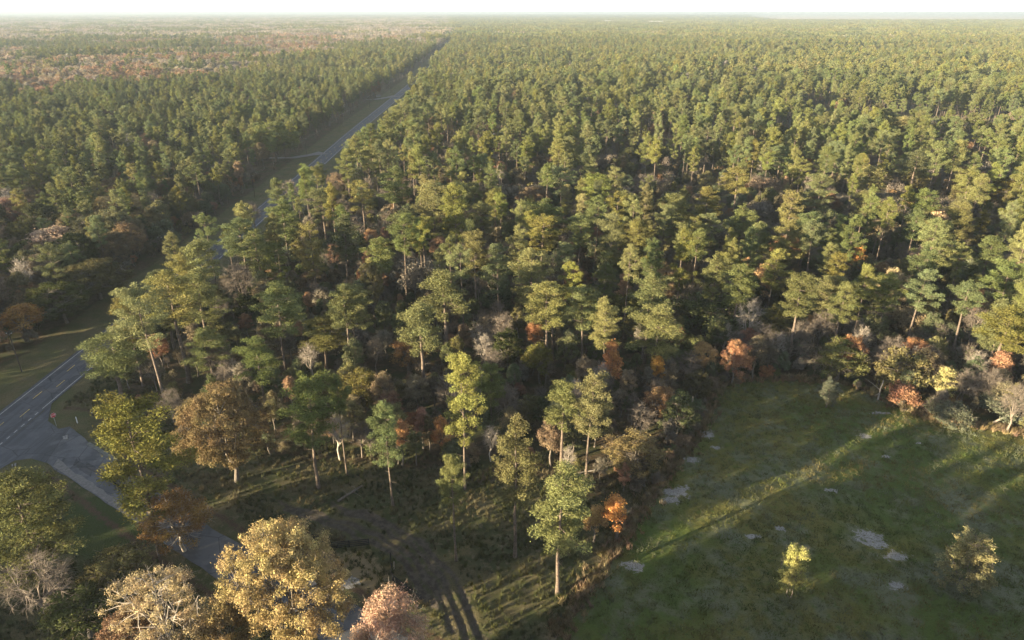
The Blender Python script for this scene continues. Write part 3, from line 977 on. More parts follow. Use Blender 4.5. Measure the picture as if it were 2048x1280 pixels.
# broadleaf trees one can pick out: (kind, proto, top x, top y, height, width px, colour, label, landmark)
RUST, ORANGE, GOLD, BROWN = (.28, .130, .065), (.36, .175, .065), (.305, .245, .112), (.175, .130, .068)
TAN, OLIVE, DOLIVE, GREYG, PINK = (.27, .190, .110), (.105, .095, .030), (.055, .062, .022), (.105, .115, .075), (.34, .185, .125)
BROADS = [
    ('oak_tree', OAK[0], 433, 764, 20, 172, BROWN, 'large rust-brown oak with pale crooked limbs beside the side road', 'rust-brown oak'),
    ('oak_tree', OAK[1], 545, 1058, 20, 205, GOLD, 'huge golden-leaved oak overhanging the side road', 'huge golden oak'),
    ('oak_tree', OAK_SPARSE[0], 300, 1132, 17, 165, (.32, .245, .11), 'half-bare pale golden oak with white limbs beside the huge golden oak', 'half-bare pale oak'),
    ('maple_tree', OAK_SPARSE[1], 765, 1190, 17.5, 140, PINK, 'salmon-pink maple with bare upper twigs beyond the side road', 'salmon-pink maple'),
    ('hardwood_tree', HARD[2], 435, 1205, 11, 95, (.24, .19, .08), 'olive-gold tree between the huge golden oak and the half-bare oak', None),
    ('hardwood_tree', OAK_SPARSE[1], 340, 985, 11, 118, (.23, .135, .055), 'brown thinning hardwood at the foot of the big open pine', 'brown thinning hardwood'),
    ('hardwood_tree', HARD[0], 215, 1098, 9, 110, OLIVE, 'olive green bushy tree on the lawn', None),
    ('bare_tree', BARE[0], 40, 1105, 13, 110, TAN, 'bare pinkish-tan tree below the dense lawn pine', 'bare pinkish-tan tree'),
    ('hardwood_tree', HARD[3], 150, 1180, 8, 110, DOLIVE, 'dark green leafy tree beside the bare pinkish-tan tree', None),
    ('hardwood_tree', HARD[1], 245, 1215, 8, 100, (.20, .12, .05), 'low brown tree under the half-bare pale oak', None),
    ('bare_tree', BARE[1], 471, 520, 15, 72, TAN, 'pale bare-twigged tree among the roadside pines', 'pale bare roadside tree'),
    ('hardwood_tree', HARD[2], 738, 513, 17, 52, (.17, .145, .045), 'rounded yellow-olive tree among the pines', 'rounded yellow-olive tree'),
    ('maple_tree', SLIM[0], 1228, 680, 13, 44, (.40, .185, .085), 'tall pale-orange maple among dark undergrowth near the field', 'tall pale-orange maple'),
    ('maple_tree', SLIM[1], 1318, 706, 9, 30, (.46, .29, .06), 'slim bright yellow tree beneath the broad pine near the field', 'slim bright yellow tree'),
    ('maple_tree', SLIM[2], 882, 826, 9, 42, (.42, .21, .085), 'vivid orange maple behind the clearing', 'vivid orange maple'),
    ('maple_tree', SLIM[0], 842, 815, 9, 38, RUST, 'rust-coloured slender tree beside the vivid orange maple', None),
    ('maple_tree', SLIM[1], 797, 835, 10, 34, (.40, .19, .06), 'orange-leaved slender tree beside the ivy-wrapped pine', None),
    ('hardwood_tree', HARD[0], 1335, 768, 10, 78, (.19, .125, .060), 'round brown-olive tree at the wood edge by the field', 'round brown-olive tree'),
    ('hardwood_tree', HARD[1], 1082, 686, 10, 60, OLIVE, 'upright olive tree behind the golden ragged pine', None),
    ('hardwood_tree', HARD[2], 1017, 654, 11, 66, DOLIVE, 'dark olive tree between tall pines in the middle of the wood', None),
    ('hardwood_tree', HARD[3], 1061, 784, 8, 56, OLIVE, 'pointed olive bush-like tree before the golden ragged pine', None),
    ('hardwood_tree', HARD[2], 725, 738, 10, 92, OLIVE, 'large olive understory tree behind the broad pine by the dirt track', None),
    ('hardwood_tree', HARD[0], 773, 777, 9, 52, (.17, .10, .055), 'thin brown tree beside the large olive understory tree', None),
    ('hardwood_tree', HARD[1], 811, 670, 10, 70, (.22, .125, .045), 'orange-brown leafy tree behind the round-headed pine', None),
    ('bare_tree', BARE[2], 955, 645, 8, 40, TAN, 'small grey bare tree in the middle of the wood', None),
    ('maple_tree', SLIM[2], 1141, 548, 11, 30, RUST, 'small rust-red tree deep among the pines', 'small rust-red tree'),
    ('maple_tree', SLIM[0], 1251, 545, 12, 32, (.36, .20, .08), 'amber-leaved slim tree deep among the pines', None),
    ('maple_tree', SLIM[1], 1545, 524, 14, 50, (.50, .33, .17), 'pale peach-leaved tree behind the bare white tree', 'pale peach-leaved tree'),
    ('maple_tree', SLIM[2], 1497, 510, 13, 28, (.46, .20, .055), 'thin fiery orange tree beside the pale peach-leaved tree', 'thin fiery orange tree'),
    ('maple_tree', SLIM[0], 1723, 487, 12, 32, (.40, .19, .06), 'pointed orange tree among the pines beyond the field', 'pointed orange tree'),
    ('maple_tree', SLIM[1], 1864, 390, 20, 44, (.48, .36, .22), 'tall cream-leaved tree climbing beside a pine beyond the field', 'tall cream-leaved tree'),
    ('bare_tree', BARE[2], 1508, 590, 15, 52, TAN, 'bare white-barked tree at the field margin', 'bare white tree'),
    ('hardwood_tree', HARD[3], 1503, 650, 9, 40, (.24, .115, .085), 'reddish-brown tree around the foot of the bare white tree', None),
    ('hardwood_tree', HARD[1], 1416, 676, 10, 46, (.34, .19, .05), 'amber-brown tree at the corner of wood and field', 'amber-brown corner tree'),
    ('hardwood_tree', HARD[2], 1400, 740, 8, 62, OLIVE, 'olive tree under the amber-brown corner tree', None),
    ('hardwood_tree', HARD[2], 1690, 674, 11, 92, (.115, .110, .035), 'big rounded olive tree bulging into the far side of the field', 'big rounded olive tree'),
    ('willow_tree', WILLOW[0], 1664, 755, 7, 34, GREYG, 'small wispy willow standing just out in the field by the far margin', None),
    ('maple_tree', SLIM[2], 1899, 728, 9, 44, (.31, .275, .09), 'lemon-yellow slim tree at the far field margin', 'lemon-yellow tree'),
    ('maple_tree', SLIM[0], 2008, 704, 10, 46, (.38, .20, .085), 'apricot-coloured tree by the leaning pine at the far field corner', None),
    ('bush', BUSH[1], 1812, 765, 6, 58, (.30, .125, .045), 'russet bush at the far field margin', 'russet bush'),
    ('bush', BUSH[2], 1915, 805, 5, 70, GREYG, 'grey-green bush at the far field margin', 'grey-green bush'),
    ('bush', BUSH[3], 2018, 776, 6, 84, GREYG, 'large grey-green thicket behind the fallen white trunk', None),
    ('bare_tree', BARE[1], 1800, 700, 9, 70, TAN, 'grey dead-branched tree behind the russet bush', None),
    ('bare_tree', BARE[0], 1850, 715, 8, 64, TAN, 'second grey dead-branched tree between the russet bush and lemon-yellow tree', None),
    ('maple_tree', SLIM[1], 1240, 986, 9, 46, (.46, .24, .06), 'bright amber tree at the field corner fence line', 'bright amber tree'),
    ('maple_tree', SLIM[0], 1192, 1010, 7, 44, (.42, .245, .085), 'smaller amber tree beside the bright amber field-corner tree', None),
    ('hardwood_tree', HARD[0], 1268, 868, 9, 116, (.155, .115, .045), 'wide brown-olive thicket tree at the field edge', 'wide brown-olive thicket tree'),
    ('willow_tree', WILLOW[0], 1604, 1084, 10, 50, (.29, .27, .080), 'small glowing yellow willow alone in the field', 'glowing yellow willow'),
    ('willow_tree', WILLOW[1], 1968, 1072, 10, 84, (.22, .20, .090), 'wider dull yellow willow out in the field', 'dull yellow willow'),
    ('maple_tree', HARD[1], 85, 448, 14, 82, (.40, .24, .15), 'pale salmon-topped tree at the highway wood edge', 'salmon-topped roadside tree'),
    ('hardwood_tree', OAK[0], 230, 392, 14, 150, (.28, .20, .10), 'broad straw-coloured tree in the wood across the highway', 'broad straw-coloured tree'),
    ('hardwood_tree', OAK[1], 20, 390, 14, 70, (.30, .18, .10), 'tan-pink leafy tree in the wood across the highway', None),
    ('hardwood_tree', OAK[0], 180, 520, 12, 120, OLIVE, 'dull olive tree overhanging the verge across the highway', None),
    ('hardwood_tree', OAK[1], 110, 560, 12, 110, DOLIVE, 'dark green tree overhanging the verge across the highway', None),
    ('hardwood_tree', HARD[1], 25, 600, 11, 60, (.28, .15, .06), 'orange-brown tree at the verge across the highway', None),
    ('bare_tree', BARE[1], 300, 378, 15, 40, TAN, 'grey bare tree in the wood across the highway', 'grey bare tree across the highway'),
    ('hardwood_tree', OAK[0], 540, 240, 22, 96, (.125, .135, .045), 'large bright roadside tree before the first driveway', 'bright tree by the first driveway'),
    ('bare_tree', BARE[1], 500, 398, 13, 36, TAN, 'bare twiggy tree at the highway edge', None),
    ('bare_tree', BARE[0], 570, 355, 14, 44, TAN, 'second bare twiggy tree farther along the highway edge', None),
    ('bare_tree', BARE[1], 620, 375, 14, 40, TAN, 'third bare twiggy tree set back from the highway edge', None),
    ('maple_tree', SLIM[0], 1302, 278, 13, 22, (.48, .20, .06), 'orange tree glowing between mid-distance pines', 'orange tree between far pines'),
    ('maple_tree', SLIM[1], 1062, 372, 11, 22, (.48, .28, .06), 'golden shrubby tree between mid-distance pines', None),
    ('maple_tree', SLIM[2], 1840, 293, 12, 20, (.48, .22, .06), 'orange tree in the gap beyond the field', None),
    ('maple_tree', SLIM[2], 1420, 290, 12, 26, (.42, .23, .10), 'peach-coloured tree between mid-distance pines', None),
]
for (nm, pr, tx, ty, h, wp, col, lab, lm) in BROADS:
    X, Y = px(tx, ty, h)
    plant(nm, pr, X, Y, h, wp, None, col, lab, 'bush' if nm == 'bush' else nm.replace('_', ' '), 'broadleaf trees')
    if lm:
        LAND.append((lm, X, Y))
LAND += [('stop sign', *px(115, 845)), ('second driveway', *px(770, 196)), ('shed with pale roof', *px(995, 276)), ('gap beyond the field', *px(1800, 265))]

for i, (tx, ty, h) in enumerate(((1455, 642, 10), (1480, 655, 9), (1537, 640, 11), (1562, 660, 9), (1612, 636, 11), (1650, 615, 12), (1732, 648, 10), (1768, 690, 9), (1786, 676, 10),
                                 (1836, 690, 9), (1872, 690, 10), (1942, 735, 9), (1962, 700, 10), (1996, 742, 9), (1380, 700, 9), (1205, 720, 10), (985, 690, 10), (1160, 800, 9))):
    X, Y = px(tx, ty, h)
    plant('bare_tree', BARE[[2, 1, 0][i % 3]], X, Y, h, 36 + 8 * (i % 3), None, TAN, None, 'bare tree', 'broadleaf trees')
HX = np.array([[r['x'], r['y'], r['w']] for r in HEROES])


# ------------------------------------------------------------------ the rest of the woods
rngs = np.random.default_rng(99)


def jitter_grid(x0, x1, y0, y1, s, j=.42):
    gx, gy = np.meshgrid(np.arange(x0, x1, s), np.arange(y0, y1, s))
    n = gx.size
    return gx.ravel() + rngs.uniform(-j, j, n) * s, gy.ravel() + rngs.uniform(-j, j, n) * s


def in_view(x, y, z=12., m=60):
    u, v = to_px(x, y, z)
    return (u > -m) & (u < 2048 + m) & (v < 1280 + m)


def keep_wedge(x, y, side=60, extra_right=140):
    return (x < y * .80 + extra_right) & (x > -y * .80 - side) & (y > 0)


def away(x, y, d):
    ok = np.ones(len(x), bool)
    for hx, hy, hw_ in HX:
        ok &= (x - hx) ** 2 + (y - hy) ** 2 > d * d
    return ok


# light reaches the field through a gap between the trees of the clearing
ST0 = px(1240, 1100)


def in_light_gap(x, y, lo=-.25):
    dx, dy = math.cos(SUN_AZ), math.sin(SUN_AZ)
    s = (x - ST0[0]) * dx + (y - ST0[1]) * dy
    t = -(x - ST0[0]) * dy + (y - ST0[1]) * dx             # grows towards the camera's side of the streak
    return (t > 4 * lo) & (t < 3.5 - 3.5 * lo) & (s > -6) & (s < 125)


RUSTZ = [px(-80, 195, 15), px(0, 186, 15), px(150, 190, 15), px(330, 165, 15), px(420, 150, 13), px(545, 138, 10), px(620, 110), px(800, 108), px(780, 88), px(600, 80), px(420, 84), px(230, 100), px(0, 112), px(-60, 110)]
# right-hand wood, near to middle distance
x, y = jitter_grid(-90, 330, 40, 330, 9.9, .49)
ok = inside(x, y, WOOD) & keep_wedge(x, y) & (road_dist(x, y) > 7) & ~inside(x, y, GAP)
ok &= (y > 150 + 14 * vnoise(x, y, 30)) | (x > 104)
ok &= away(x, y, 5.2) & (vnoise(x, y, 26) > .22 + .25 * (vnoise(x + 70, y, 90) > .55))
near_r = np.stack([x[ok], y[ok]], 1)
x, y = jitter_grid(-100, 620, 330, 720, 8.8, .49)
ok = inside(x, y, WOOD) & keep_wedge(x, y) & ~inside(x, y, GAP) & away(x, y, 4.5)
ok &= (np.hypot(x + 9.5, y - 450) > 9) & (vnoise(x, y, 30) > .20 + .25 * (vnoise(x + 70, y, 120) > .55))
mid_r = np.stack([x[ok], y[ok]], 1)
# left-hand wood
x, y = jitter_grid(-420, -118, 96, 420, 8.2, .48)
ok = inside(x, y, LEFTW) & keep_wedge(x, y, 50) & away(x, y, 5.0)
near_l = np.stack([x[ok], y[ok]], 1)
x, y = jitter_grid(-200, -119, 5, 100, 7.5, .48)
ok = away(x, y, 5.0) & ~((y > 60) & in_view(x, y, 17, 0))
near_l = np.concatenate([near_l, np.stack([x[ok], y[ok]], 1)])
x, y = jitter_grid(-680, -118, 420, 760, 7.4, .48)
ok = inside(x, y, LEFTW) & keep_wedge(x, y, 50)
mid_l = np.stack([x[ok], y[ok]], 1)
# this side of the side road, mostly below the frame
x, y = jitter_grid(-95, 10, 0, 66, 7.0)
ok = inside(x, y, NEARW) & (road_dist(x, y) > 3.5) & ~in_light_gap(x, y, -1.0) & away(x, y, 5) & (to_px(x, y, 14)[1] > 1300)
near_s = np.stack([x[ok], y[ok]], 1)
pool = []
stuff_rust = []
for X, Y in near_s:
    if X > -58:
        pool.append((X, Y, 'hard', R.uniform(10, 12.5), 's'))
for X in np.arange(-30, 120, 4.6):  # unseen tree rows below the frame, added and height-shaped to shade the field
    for Y in (42, 36, 30, 24):
        X_, Y_ = X + R.uniform(-2, 2), Y + R.uniform(-2, 1.5)
        side = abs(-(X_ - 40.4) * math.sin(SUN_AZ) + (Y_ - 70.1) * math.cos(SUN_AZ))     # a low spot in the line of light to the small willow
        side2 = abs(-(X_ - 66.5) * math.sin(SUN_AZ) + (Y_ - 71.4) * math.cos(SUN_AZ))
        h = R.uniform(9.5, 10.3) if side < 4.0 else R.uniform(15, 16) if side2 < 3 else R.uniform(18, 20.5)
        if road_dist(np.array([X_]), np.array([Y_]))[0] > 1.5 and to_px(X_, Y_, h + 1)[1] > 1296:
            pool.append((X_, Y_, 'pine' if h > 12 and Y in (42, 30) else 'hard', h, 's'))
for s_ in (54, 61, 68, 76):                                   # unseen taller clump, added below the frame to narrow the field's light streak
    for t_ in (8, 11.5):
        X_ = ST0[0] + s_ * math.cos(SUN_AZ) - t_ * math.sin(SUN_AZ) + R.uniform(-1, 1)
        Y_ = ST0[1] + s_ * math.sin(SUN_AZ) + t_ * math.cos(SUN_AZ) + R.uniform(-1, 1)
        if road_dist(np.array([X_]), np.array([Y_]))[0] > 1.0 and to_px(X_, Y_, 20)[1] > 1296:
            pool.append((X_, Y_, 'hard' if (s_ + int(t_)) % 2 else 'pine', R.uniform(16.5, 19), 's'))
for arr, side in ((near_r, 'r'), (mid_r, 'r'), (near_l, 'l'), (mid_l, 'l')):
    for X, Y in arr:
        hard_p = .13
        if side == 'l':
            hard_p = .75 if (Y < 215 and X > -190) else (.35 if Y < 260 else .10)
        elif vnoise(X, Y, 60) > .72:
            hard_p = .3
        kind = 'hard' if R.random() < hard_p else 'pine'
        if side == 'l' and Y > 420 and inside(np.array([X + (float(vnoise(X, Y, 70)) - .5) * 90]), np.array([Y + (float(vnoise(X + 50, Y, 70)) - .5) * 110]), RUSTZ)[0] and float(vnoise(X, Y, 55)) > .34:
            stuff_rust.append((X, Y, R.uniform(12, 18)))
            continue
        if kind == 'pine':
            h = R.gauss(21.5, 2.3) * (.86 if side == 'l' else 1.09)
            if R.random() < .18:
                h *= R.uniform(.55, .8)
        else:
            h = R.uniform(8, 15) if side != 'l' else R.uniform(10.5, 17)
        pool.append((X, Y, kind, h, side))
# 300 pines and some broadleaf trees nearest the camera become single trees, the others a wood
def score(t):
    u, v = to_px(t[0], t[1], t[3])
    vis = -20 < u < 2068 and v < 1290
    return (0 if vis else 1, math.hypot(t[0], t[1]))


pool.sort(key=score)
n_pine = sum(1 for r in HEROES if r['name'] == 'pine_tree')
n_hard = 0
HCOL = [OLIVE, DOLIVE, (.15, .125, .06), (.18, .135, .075), (.13, .12, .05), (.25, .19, .115), (.21, .13, .07), (.095, .10, .05)]
stuff_pine, stuff_hard = [], []
for (X, Y, kind, h, side) in pool:
    vis = score((X, Y, kind, h))[0] == 0
    if kind == 'pine':
        if vis and n_pine < 295:
            key = R.choice(['short', 'short', 'short', 'mid', 'mid', 'tall', 'broad'] if side == 'r' else ['mid', 'tall', 'broad', 'full'])
            p = R.choice(PINES[key])
            sc = h / 22
            plant('pine_tree', p, X, Y, h, None, p['w'] * sc * R.uniform(.70, 1.12), R.choice([PG, PG2, PG3]), None, 'pine tree', 'tall pines', desc=key)
            n_pine += 1
        else:
            stuff_pine.append((X, Y, h, side))
    else:
        if vis and n_hard < 120:
            r_ = R.random()
            if r_ < .15:
                p, nm = R.choice(BARE), 'bare_tree'
            elif r_ < .55:
                p, nm = R.choice(OAK), 'hardwood_tree'
            else:
                p, nm = R.choice(HARD), 'hardwood_tree'
            plant(nm, p, X, Y, h, None, p['w'] * (h / p['top']) * R.uniform(.8, 1.1), R.choice(HCOL), None, nm.replace('_', ' '), 'broadleaf trees')
            n_hard += 1
        else:
            stuff_hard.append((X, Y, h, side))

# undergrowth in the woods
x, y = jitter_grid(-92, 330, 88, 430, 4.5, .5)
ok = inside(x, y, WOOD) & keep_wedge(x, y, 30, 60) & (road_dist(x, y) > 6)
ok &= (sdist(x, y, WOOD) > .8)
und = [(a, b, 'r') for a, b in zip(x[ok], y[ok])]
x, y = jitter_grid(-320, -118, 100, 330, 4.6, .5)
ok = inside(x, y, LEFTW) & keep_wedge(x, y, 30, 60)
und += [(a, b, 'l') for a, b in zip(x[ok], y[ok])]
x, y = jitter_grid(120, 420, 380, 560, 5.0, .5)
ok = inside(x, y, GAP) & keep_wedge(x, y, 30, 60)
und += [(a, b, 'g') for a, b in zip(x[ok], y[ok])]
# a ragged hedge of bushes along the field and scattered ones in the clearing
for k in range(46):
    t = R.uniform(0, 1)
    ed = FIELD[3:11]
    i = int(t * (len(ed) - 1))
    f = t * (len(ed) - 1) - i
    X = ed[i][0] * (1 - f) + ed[i + 1][0] * f
    Y = ed[i][1] * (1 - f) + ed[i + 1][1] * f
    und.append((X - R.uniform(.5, 3.5), Y + R.uniform(.5, 3.0), 'e'))
UCOL = [((.150, .140, .052), 4), ((.085, .100, .038), 3), ((.110, .122, .052), 4), ((.165, .135, .075), 3), ((.19, .145, .09), 3), ((.27, .15, .075), 2), ((.17, .15, .115), 4), ((.13, .11, .075), 3), ((.10, .118, .06), 3)]
UC = [c for c, n in UCOL for _ in range(n)]
und = [t for t in und if not (t[1] < 110 and in_light_gap(np.array([t[0]]), np.array([t[1]]))[0])]
und.sort(key=lambda t: (0 if (lambda u: -30 < u[0] < 2078 and u[1] < 1300)(to_px(t[0], t[1], 2)) else 1, math.hypot(t[0], t[1])))
stuff_und, n_bush = [], 0
for (X, Y, side) in und:
    u, v = to_px(X, Y, 2)
    vis = -30 < u < 2078 and v < 1300
    r_ = R.random()
    h = R.uniform(2.0, 5.0) if r_ < .48 else R.uniform(5.2, 9) if r_ < .8 else R.uniform(8, 12.5)
    if side == 'e':
        h = R.uniform(1.2, 3.2)
    if vis and n_bush < 280:
        tallish = h > 5
        p = R.choice(HARD + HARD + SLIM + BARE + BARE[:1] if tallish else (BUSH + SCRUB))
        nm = 'understory_tree' if tallish else 'bush'
        plant(nm, p, X, Y, h, None, p['w'] * (h / p['top']) * R.uniform(.8, 1.15), R.choice(UC), None, 'tree' if tallish else 'bush', 'undergrowth bushes and saplings')
        n_bush += 1
    else:
        stuff_und.append((X, Y, h, side))


# ---- one node tree scatters a set of tree meshes over points: for woods nobody could count
def scatter_group(coll):
    ng = bpy.data.node_groups.new('scatter', 'GeometryNodeTree')
    ng.interface.new_socket('Geometry', in_out='INPUT', socket_type='NodeSocketGeometry')
    ng.interface.new_socket('Geometry', in_out='OUTPUT', socket_type='NodeSocketGeometry')
    N, L = ng.nodes.new, ng.links.new
    gi, go = N('NodeGroupInput'), N('NodeGroupOutput')
    ci = N('GeometryNodeCollectionInfo')
    ci.inputs['Collection'].default_value = coll
    ci.inputs['Separate Children'].default_value = True
    ci.inputs['Reset Children'].default_value = True
    ip = N('GeometryNodeInstanceOnPoints')
    ip.inputs['Pick Instance'].default_value = True

    def at(name, typ):
        a = N('GeometryNodeInputNamedAttribute')
        a.data_type = typ
        a.inputs['Name'].default_value = name
        return a.outputs[0]
    L(gi.outputs[0], ip.inputs['Points'])
    L(ci.outputs[0], ip.inputs['Instance'])
    L(at('pick', 'INT'), ip.inputs['Instance Index'])
    L(at('turn', 'FLOAT_VECTOR'), ip.inputs['Rotation'])
    L(at('size', 'FLOAT_VECTOR'), ip.inputs['Scale'])
    L(ip.outputs[0], go.inputs[0])
    return ng


def scatter(name, protos, pts, pick, size, label, cat=None, tilt=0.0):
    """protos: [(mesh, colour)]"""
    coll = bpy.data.collections.new(name + '_kinds')
    for i, (me, col) in enumerate(protos):
        o = bpy.data.objects.new('%s_%03d' % (name, i), me)
        o.color = (*col, 1)
        coll.objects.link(o)
    pts = np.asarray(pts, float)
    me = bpy.data.meshes.new(name)
    me.vertices.add(len(pts))
    me.vertices.foreach_set('co', pts.astype(np.float32).ravel())
    me.attributes.new('pick', 'INT', 'POINT').data.foreach_set('value', np.asarray(pick, np.int32))
    rot = np.zeros((len(pts), 3), np.float32)
    rot[:, 2] = rngs.uniform(0, 6.28, len(pts))
    if tilt:
        rot[:, 0] = rngs.normal(0, tilt, len(pts))
        rot[:, 1] = rngs.normal(0, tilt, len(pts))
    me.attributes.new('turn', 'FLOAT_VECTOR', 'POINT').data.foreach_set('vector', rot.ravel())
    size = np.asarray(size, np.float32)
    if size.ndim == 1:
        size = np.stack([size * rngs.uniform(.85, 1.15, len(size)), size * rngs.uniform(.85, 1.15, len(size)), size], 1)
    me.attributes.new('size', 'FLOAT_VECTOR', 'POINT').data.foreach_set('vector', size.astype(np.float32).ravel())
    tint = np.ones((len(pts), 4), np.float32)
    tint[:, :3] = np.array([c for _, c in protos])[np.asarray(pick)]
    me.attributes.new('tint', 'FLOAT_COLOR', 'POINT').data.foreach_set('color', tint.ravel())
    me.update()
    o = link(name, me)
    md = o.modifiers.new('scatter', 'NODES')
    md.node_group = scatter_group(coll)
    tag(o, label, cat, None, 'stuff')
    return o


def put_z(a):
    a = np.asarray(a, float)
    return np.stack([a[:, 0], a[:, 1], height(a[:, 0], a[:, 1]) - .05], 1)


ALLP = [p for k in ('short', 'short', 'mid', 'tall', 'broad', 'full') for p in PINES[k]]
pr = [(p['both'], c) for p in ALLP for c in (PG, PG3)]
a = np.array([(t[0], t[1], t[2]) for t in stuff_pine])
scatter('pine_forest', pr, put_z(a), rngs.integers(0, len(pr), len(a)), np.stack([a[:, 2] / 22 * rngs.uniform(.68, 1.15, len(a))] * 2 + [a[:, 2] / 22], 1), 'dense pine woods filling the middle distance', 'forest', .02)
pr = [(p['both'], c) for p, c in zip(OAK + HARD + HARD + BARE + OAK, HCOL + HCOL)]
a = np.array([(t[0], t[1], t[2]) for t in stuff_hard])
hh = np.array([p['top'] for p in OAK + HARD + HARD + BARE + OAK])
pk = rngs.integers(0, len(pr), len(a))
scatter('hardwood_forest', pr, put_z(a), pk, a[:, 2] / hh[pk], 'mixed broadleaf trees scattered through the woods', 'forest')
RC = [(.235, .145, .080), (.205, .13, .075), (.26, .195, .12), (.23, .20, .15), (.255, .15, .08)]
rl = OAK + HARD + BARE + OAK_SPARSE + OAK
pr = [(p['both'], RC[i % 5]) for i, p in enumerate(rl)]
hh = np.array([p['top'] for p in rl])
a = np.array(stuff_rust)
pk = rngs.integers(0, len(pr), len(a))
scatter('rusty_forest', pr, put_z(a), pk, a[:, 2] / hh[pk], 'rust-brown and tan leafless woods beyond the roadside pines', 'forest')
ul = BUSH + SCRUB + HARD + HARD + SLIM + BARE[:2]
pr = [(p['both'], UC[(i * 7 + j * 5) % len(UC)]) for i, p in enumerate(ul) for j in range(2)]
hh = np.array([p['top'] for p in ul for _ in range(2)])
a = np.array([(t[0], t[1], t[2]) for t in stuff_und])
pk = rngs.integers(0, len(pr), len(a))
scatter('undergrowth', pr, put_z(a), pk, a[:, 2] / hh[pk], 'tangled bushes and saplings under the trees', 'undergrowth')

# far woods: coarser trees, then patches of canopy
FARP = [make_pine(401 + i, [.5, .6, .66, .55][i], 3.5, per=20, size=.44, whorl=.95, lod=2) for i in range(4)]
FARH = [make_broad(411 + i, 17, [11, 9, 12][i], .2, 46, 26, .46, 1.35, 5, shell=.5, lod=2) for i in range(3)]
CTAN, CRUST, CGREY = (.27, .215, .15), (.235, .145, .080), (.24, .21, .17)


def far_kind(x, y):
    """0 pine, 1 rust, 2 tan"""
    u, v = to_px(x, y, 15)
    n = vnoise(x, y, 160) * .6 + vnoise(x + 900, y, 55) * .4
    k = np.zeros(len(x), int)
    rz = inside(x + (vnoise(x, y, 70) - .5) * 160, y + (vnoise(x + 50, y, 70) - .5) * 300, RUSTZ)
    k[rz & (n > .46)] = 1
    k[rz & (n <= .46) & (n > .36)] = 2
    tan = (~rz) & (v < 185) & (u < 430 + 500 * (n - .5) + 5.2 * (150 - v)) & (u < 900) & (n > .36) & (v < 150 + 40 * (1 - u / 900))
    k[tan] = 2
    stray = rngs.random(len(x)) < .035
    k[stray & (k == 0)] = 2
    mixg = rngs.random(len(x)) < .07
    k[mixg & (k > 0)] = 0
    k[(k == 1) & (vnoise(x + 400, y + 90, 45) > .62)] = 2
    return k


def wood_ok(x, y):
    ok = (x > hwy_x(y) + 11) | (x < hwy_x(y) - 18)
    return ok & ~inside(x, y, FAR_FIELD)


x1, y1 = jitter_grid(-1700, 1750, 715, 1900, 9.6, .49)
ok = keep_wedge(x1, y1, 60, 120) & wood_ok(x1, y1) & (vnoise(x1, y1, 38) > .14) & ~(inside(x1, y1, LEFTW) & (y1 < 760)) 
x1, y1 = x1[ok], y1[ok]
kd = far_kind(x1, y1)
pr = [(p['both'], c) for p in FARP for c in (PG, PG2, PG3)] + [(p['both'], c) for p in FARH for c in (CRUST, (.26, .155, .082), (.21, .14, .085))] + [(p['both'], c) for p in FARH for c in (CTAN, CGREY, (.24, .20, .10))]
pk = np.where(kd == 0, rngs.integers(0, 12, len(kd)), np.where(kd == 1, rngs.integers(12, 21, len(kd)), rngs.integers(21, 30, len(kd))))
stand = .78 + .36 * vnoise(x1, y1, 210)
sz = rngs.uniform(.85, 1.15, len(x1)) * stand
sz *= rngs.uniform(.8, 1.12, len(x1))
sz3 = np.stack([sz * rngs.uniform(1.0, 1.5, len(x1))] * 2 + [sz], 1)
scatter('distant_forest', pr, np.stack([x1, y1, np.zeros(len(x1))], 1), pk, sz3, 'pine and rust-coloured woods towards the horizon', 'forest')


def canopy(seed, kind, n=26, side=42.):
    rng = np.random.default_rng(seed)
    g = Geo()
    for i in range(n):
        c = rng.uniform(-side / 2, side / 2, 2)
        h = rng.uniform(14, 23)
        g.tube([(c[0], c[1], 0), (c[0], c[1], h * .8)], [.3, .15], 3)
        w = rng.uniform(2.6, 4.4)
        for j in range(8):
            d = rng.normal(size=3)
            d /= np.linalg.norm(d)
            g.leaves(rng, (c[0] + d[0] * w * .7, c[1] + d[1] * w * .7, h * (.74 if kind == 0 else .62) + d[2] * h * .2), w * .5, 9, 1.1, .8, 0, .4)
    return g.finish('canopy', M_BARK, M_NEEDLE, h=20, cf=.5)


CAN = [canopy(501 + i, 0) for i in range(3)] + [canopy(511 + i, 1) for i in range(3)]
x2, y2 = jitter_grid(-6200, 6500, 1890, 7600, 36, .35)
ok = keep_wedge(x2, y2, 80, 120) & wood_ok(x2 - 24, y2) & wood_ok(x2 + 24, y2)
BUILT = [(980, 5080), (329, 8700), (1630, 5800), (690, 5400)]
for bx, by in BUILT:
    ok &= (np.abs(x2 - bx) > 170) | (y2 > by + 40) | (y2 < by - 420)
x2, y2 = x2[ok], y2[ok]
kd = far_kind(x2, y2)
pr = [(p['both'], c) for p in CAN[:3] for c in (PG, PG2, PG3)] + [(p['both'], c) for p in CAN[3:] for c in (CRUST, (.27, .16, .09))] + [(p['both'], c) for p in CAN[3:] for c in (CTAN, CGREY)]
pk = np.where(kd == 0, rngs.integers(0, 9, len(kd)), np.where(kd == 1, rngs.integers(9, 15, len(kd)), rngs.integers(15, 21, len(kd))))
scatter('horizon_forest', pr, np.stack([x2, y2, np.zeros(len(x2))], 1), pk, rngs.uniform(.8, 1.2, len(x2)), 'hazy flat woods reaching to the horizon', 'forest')

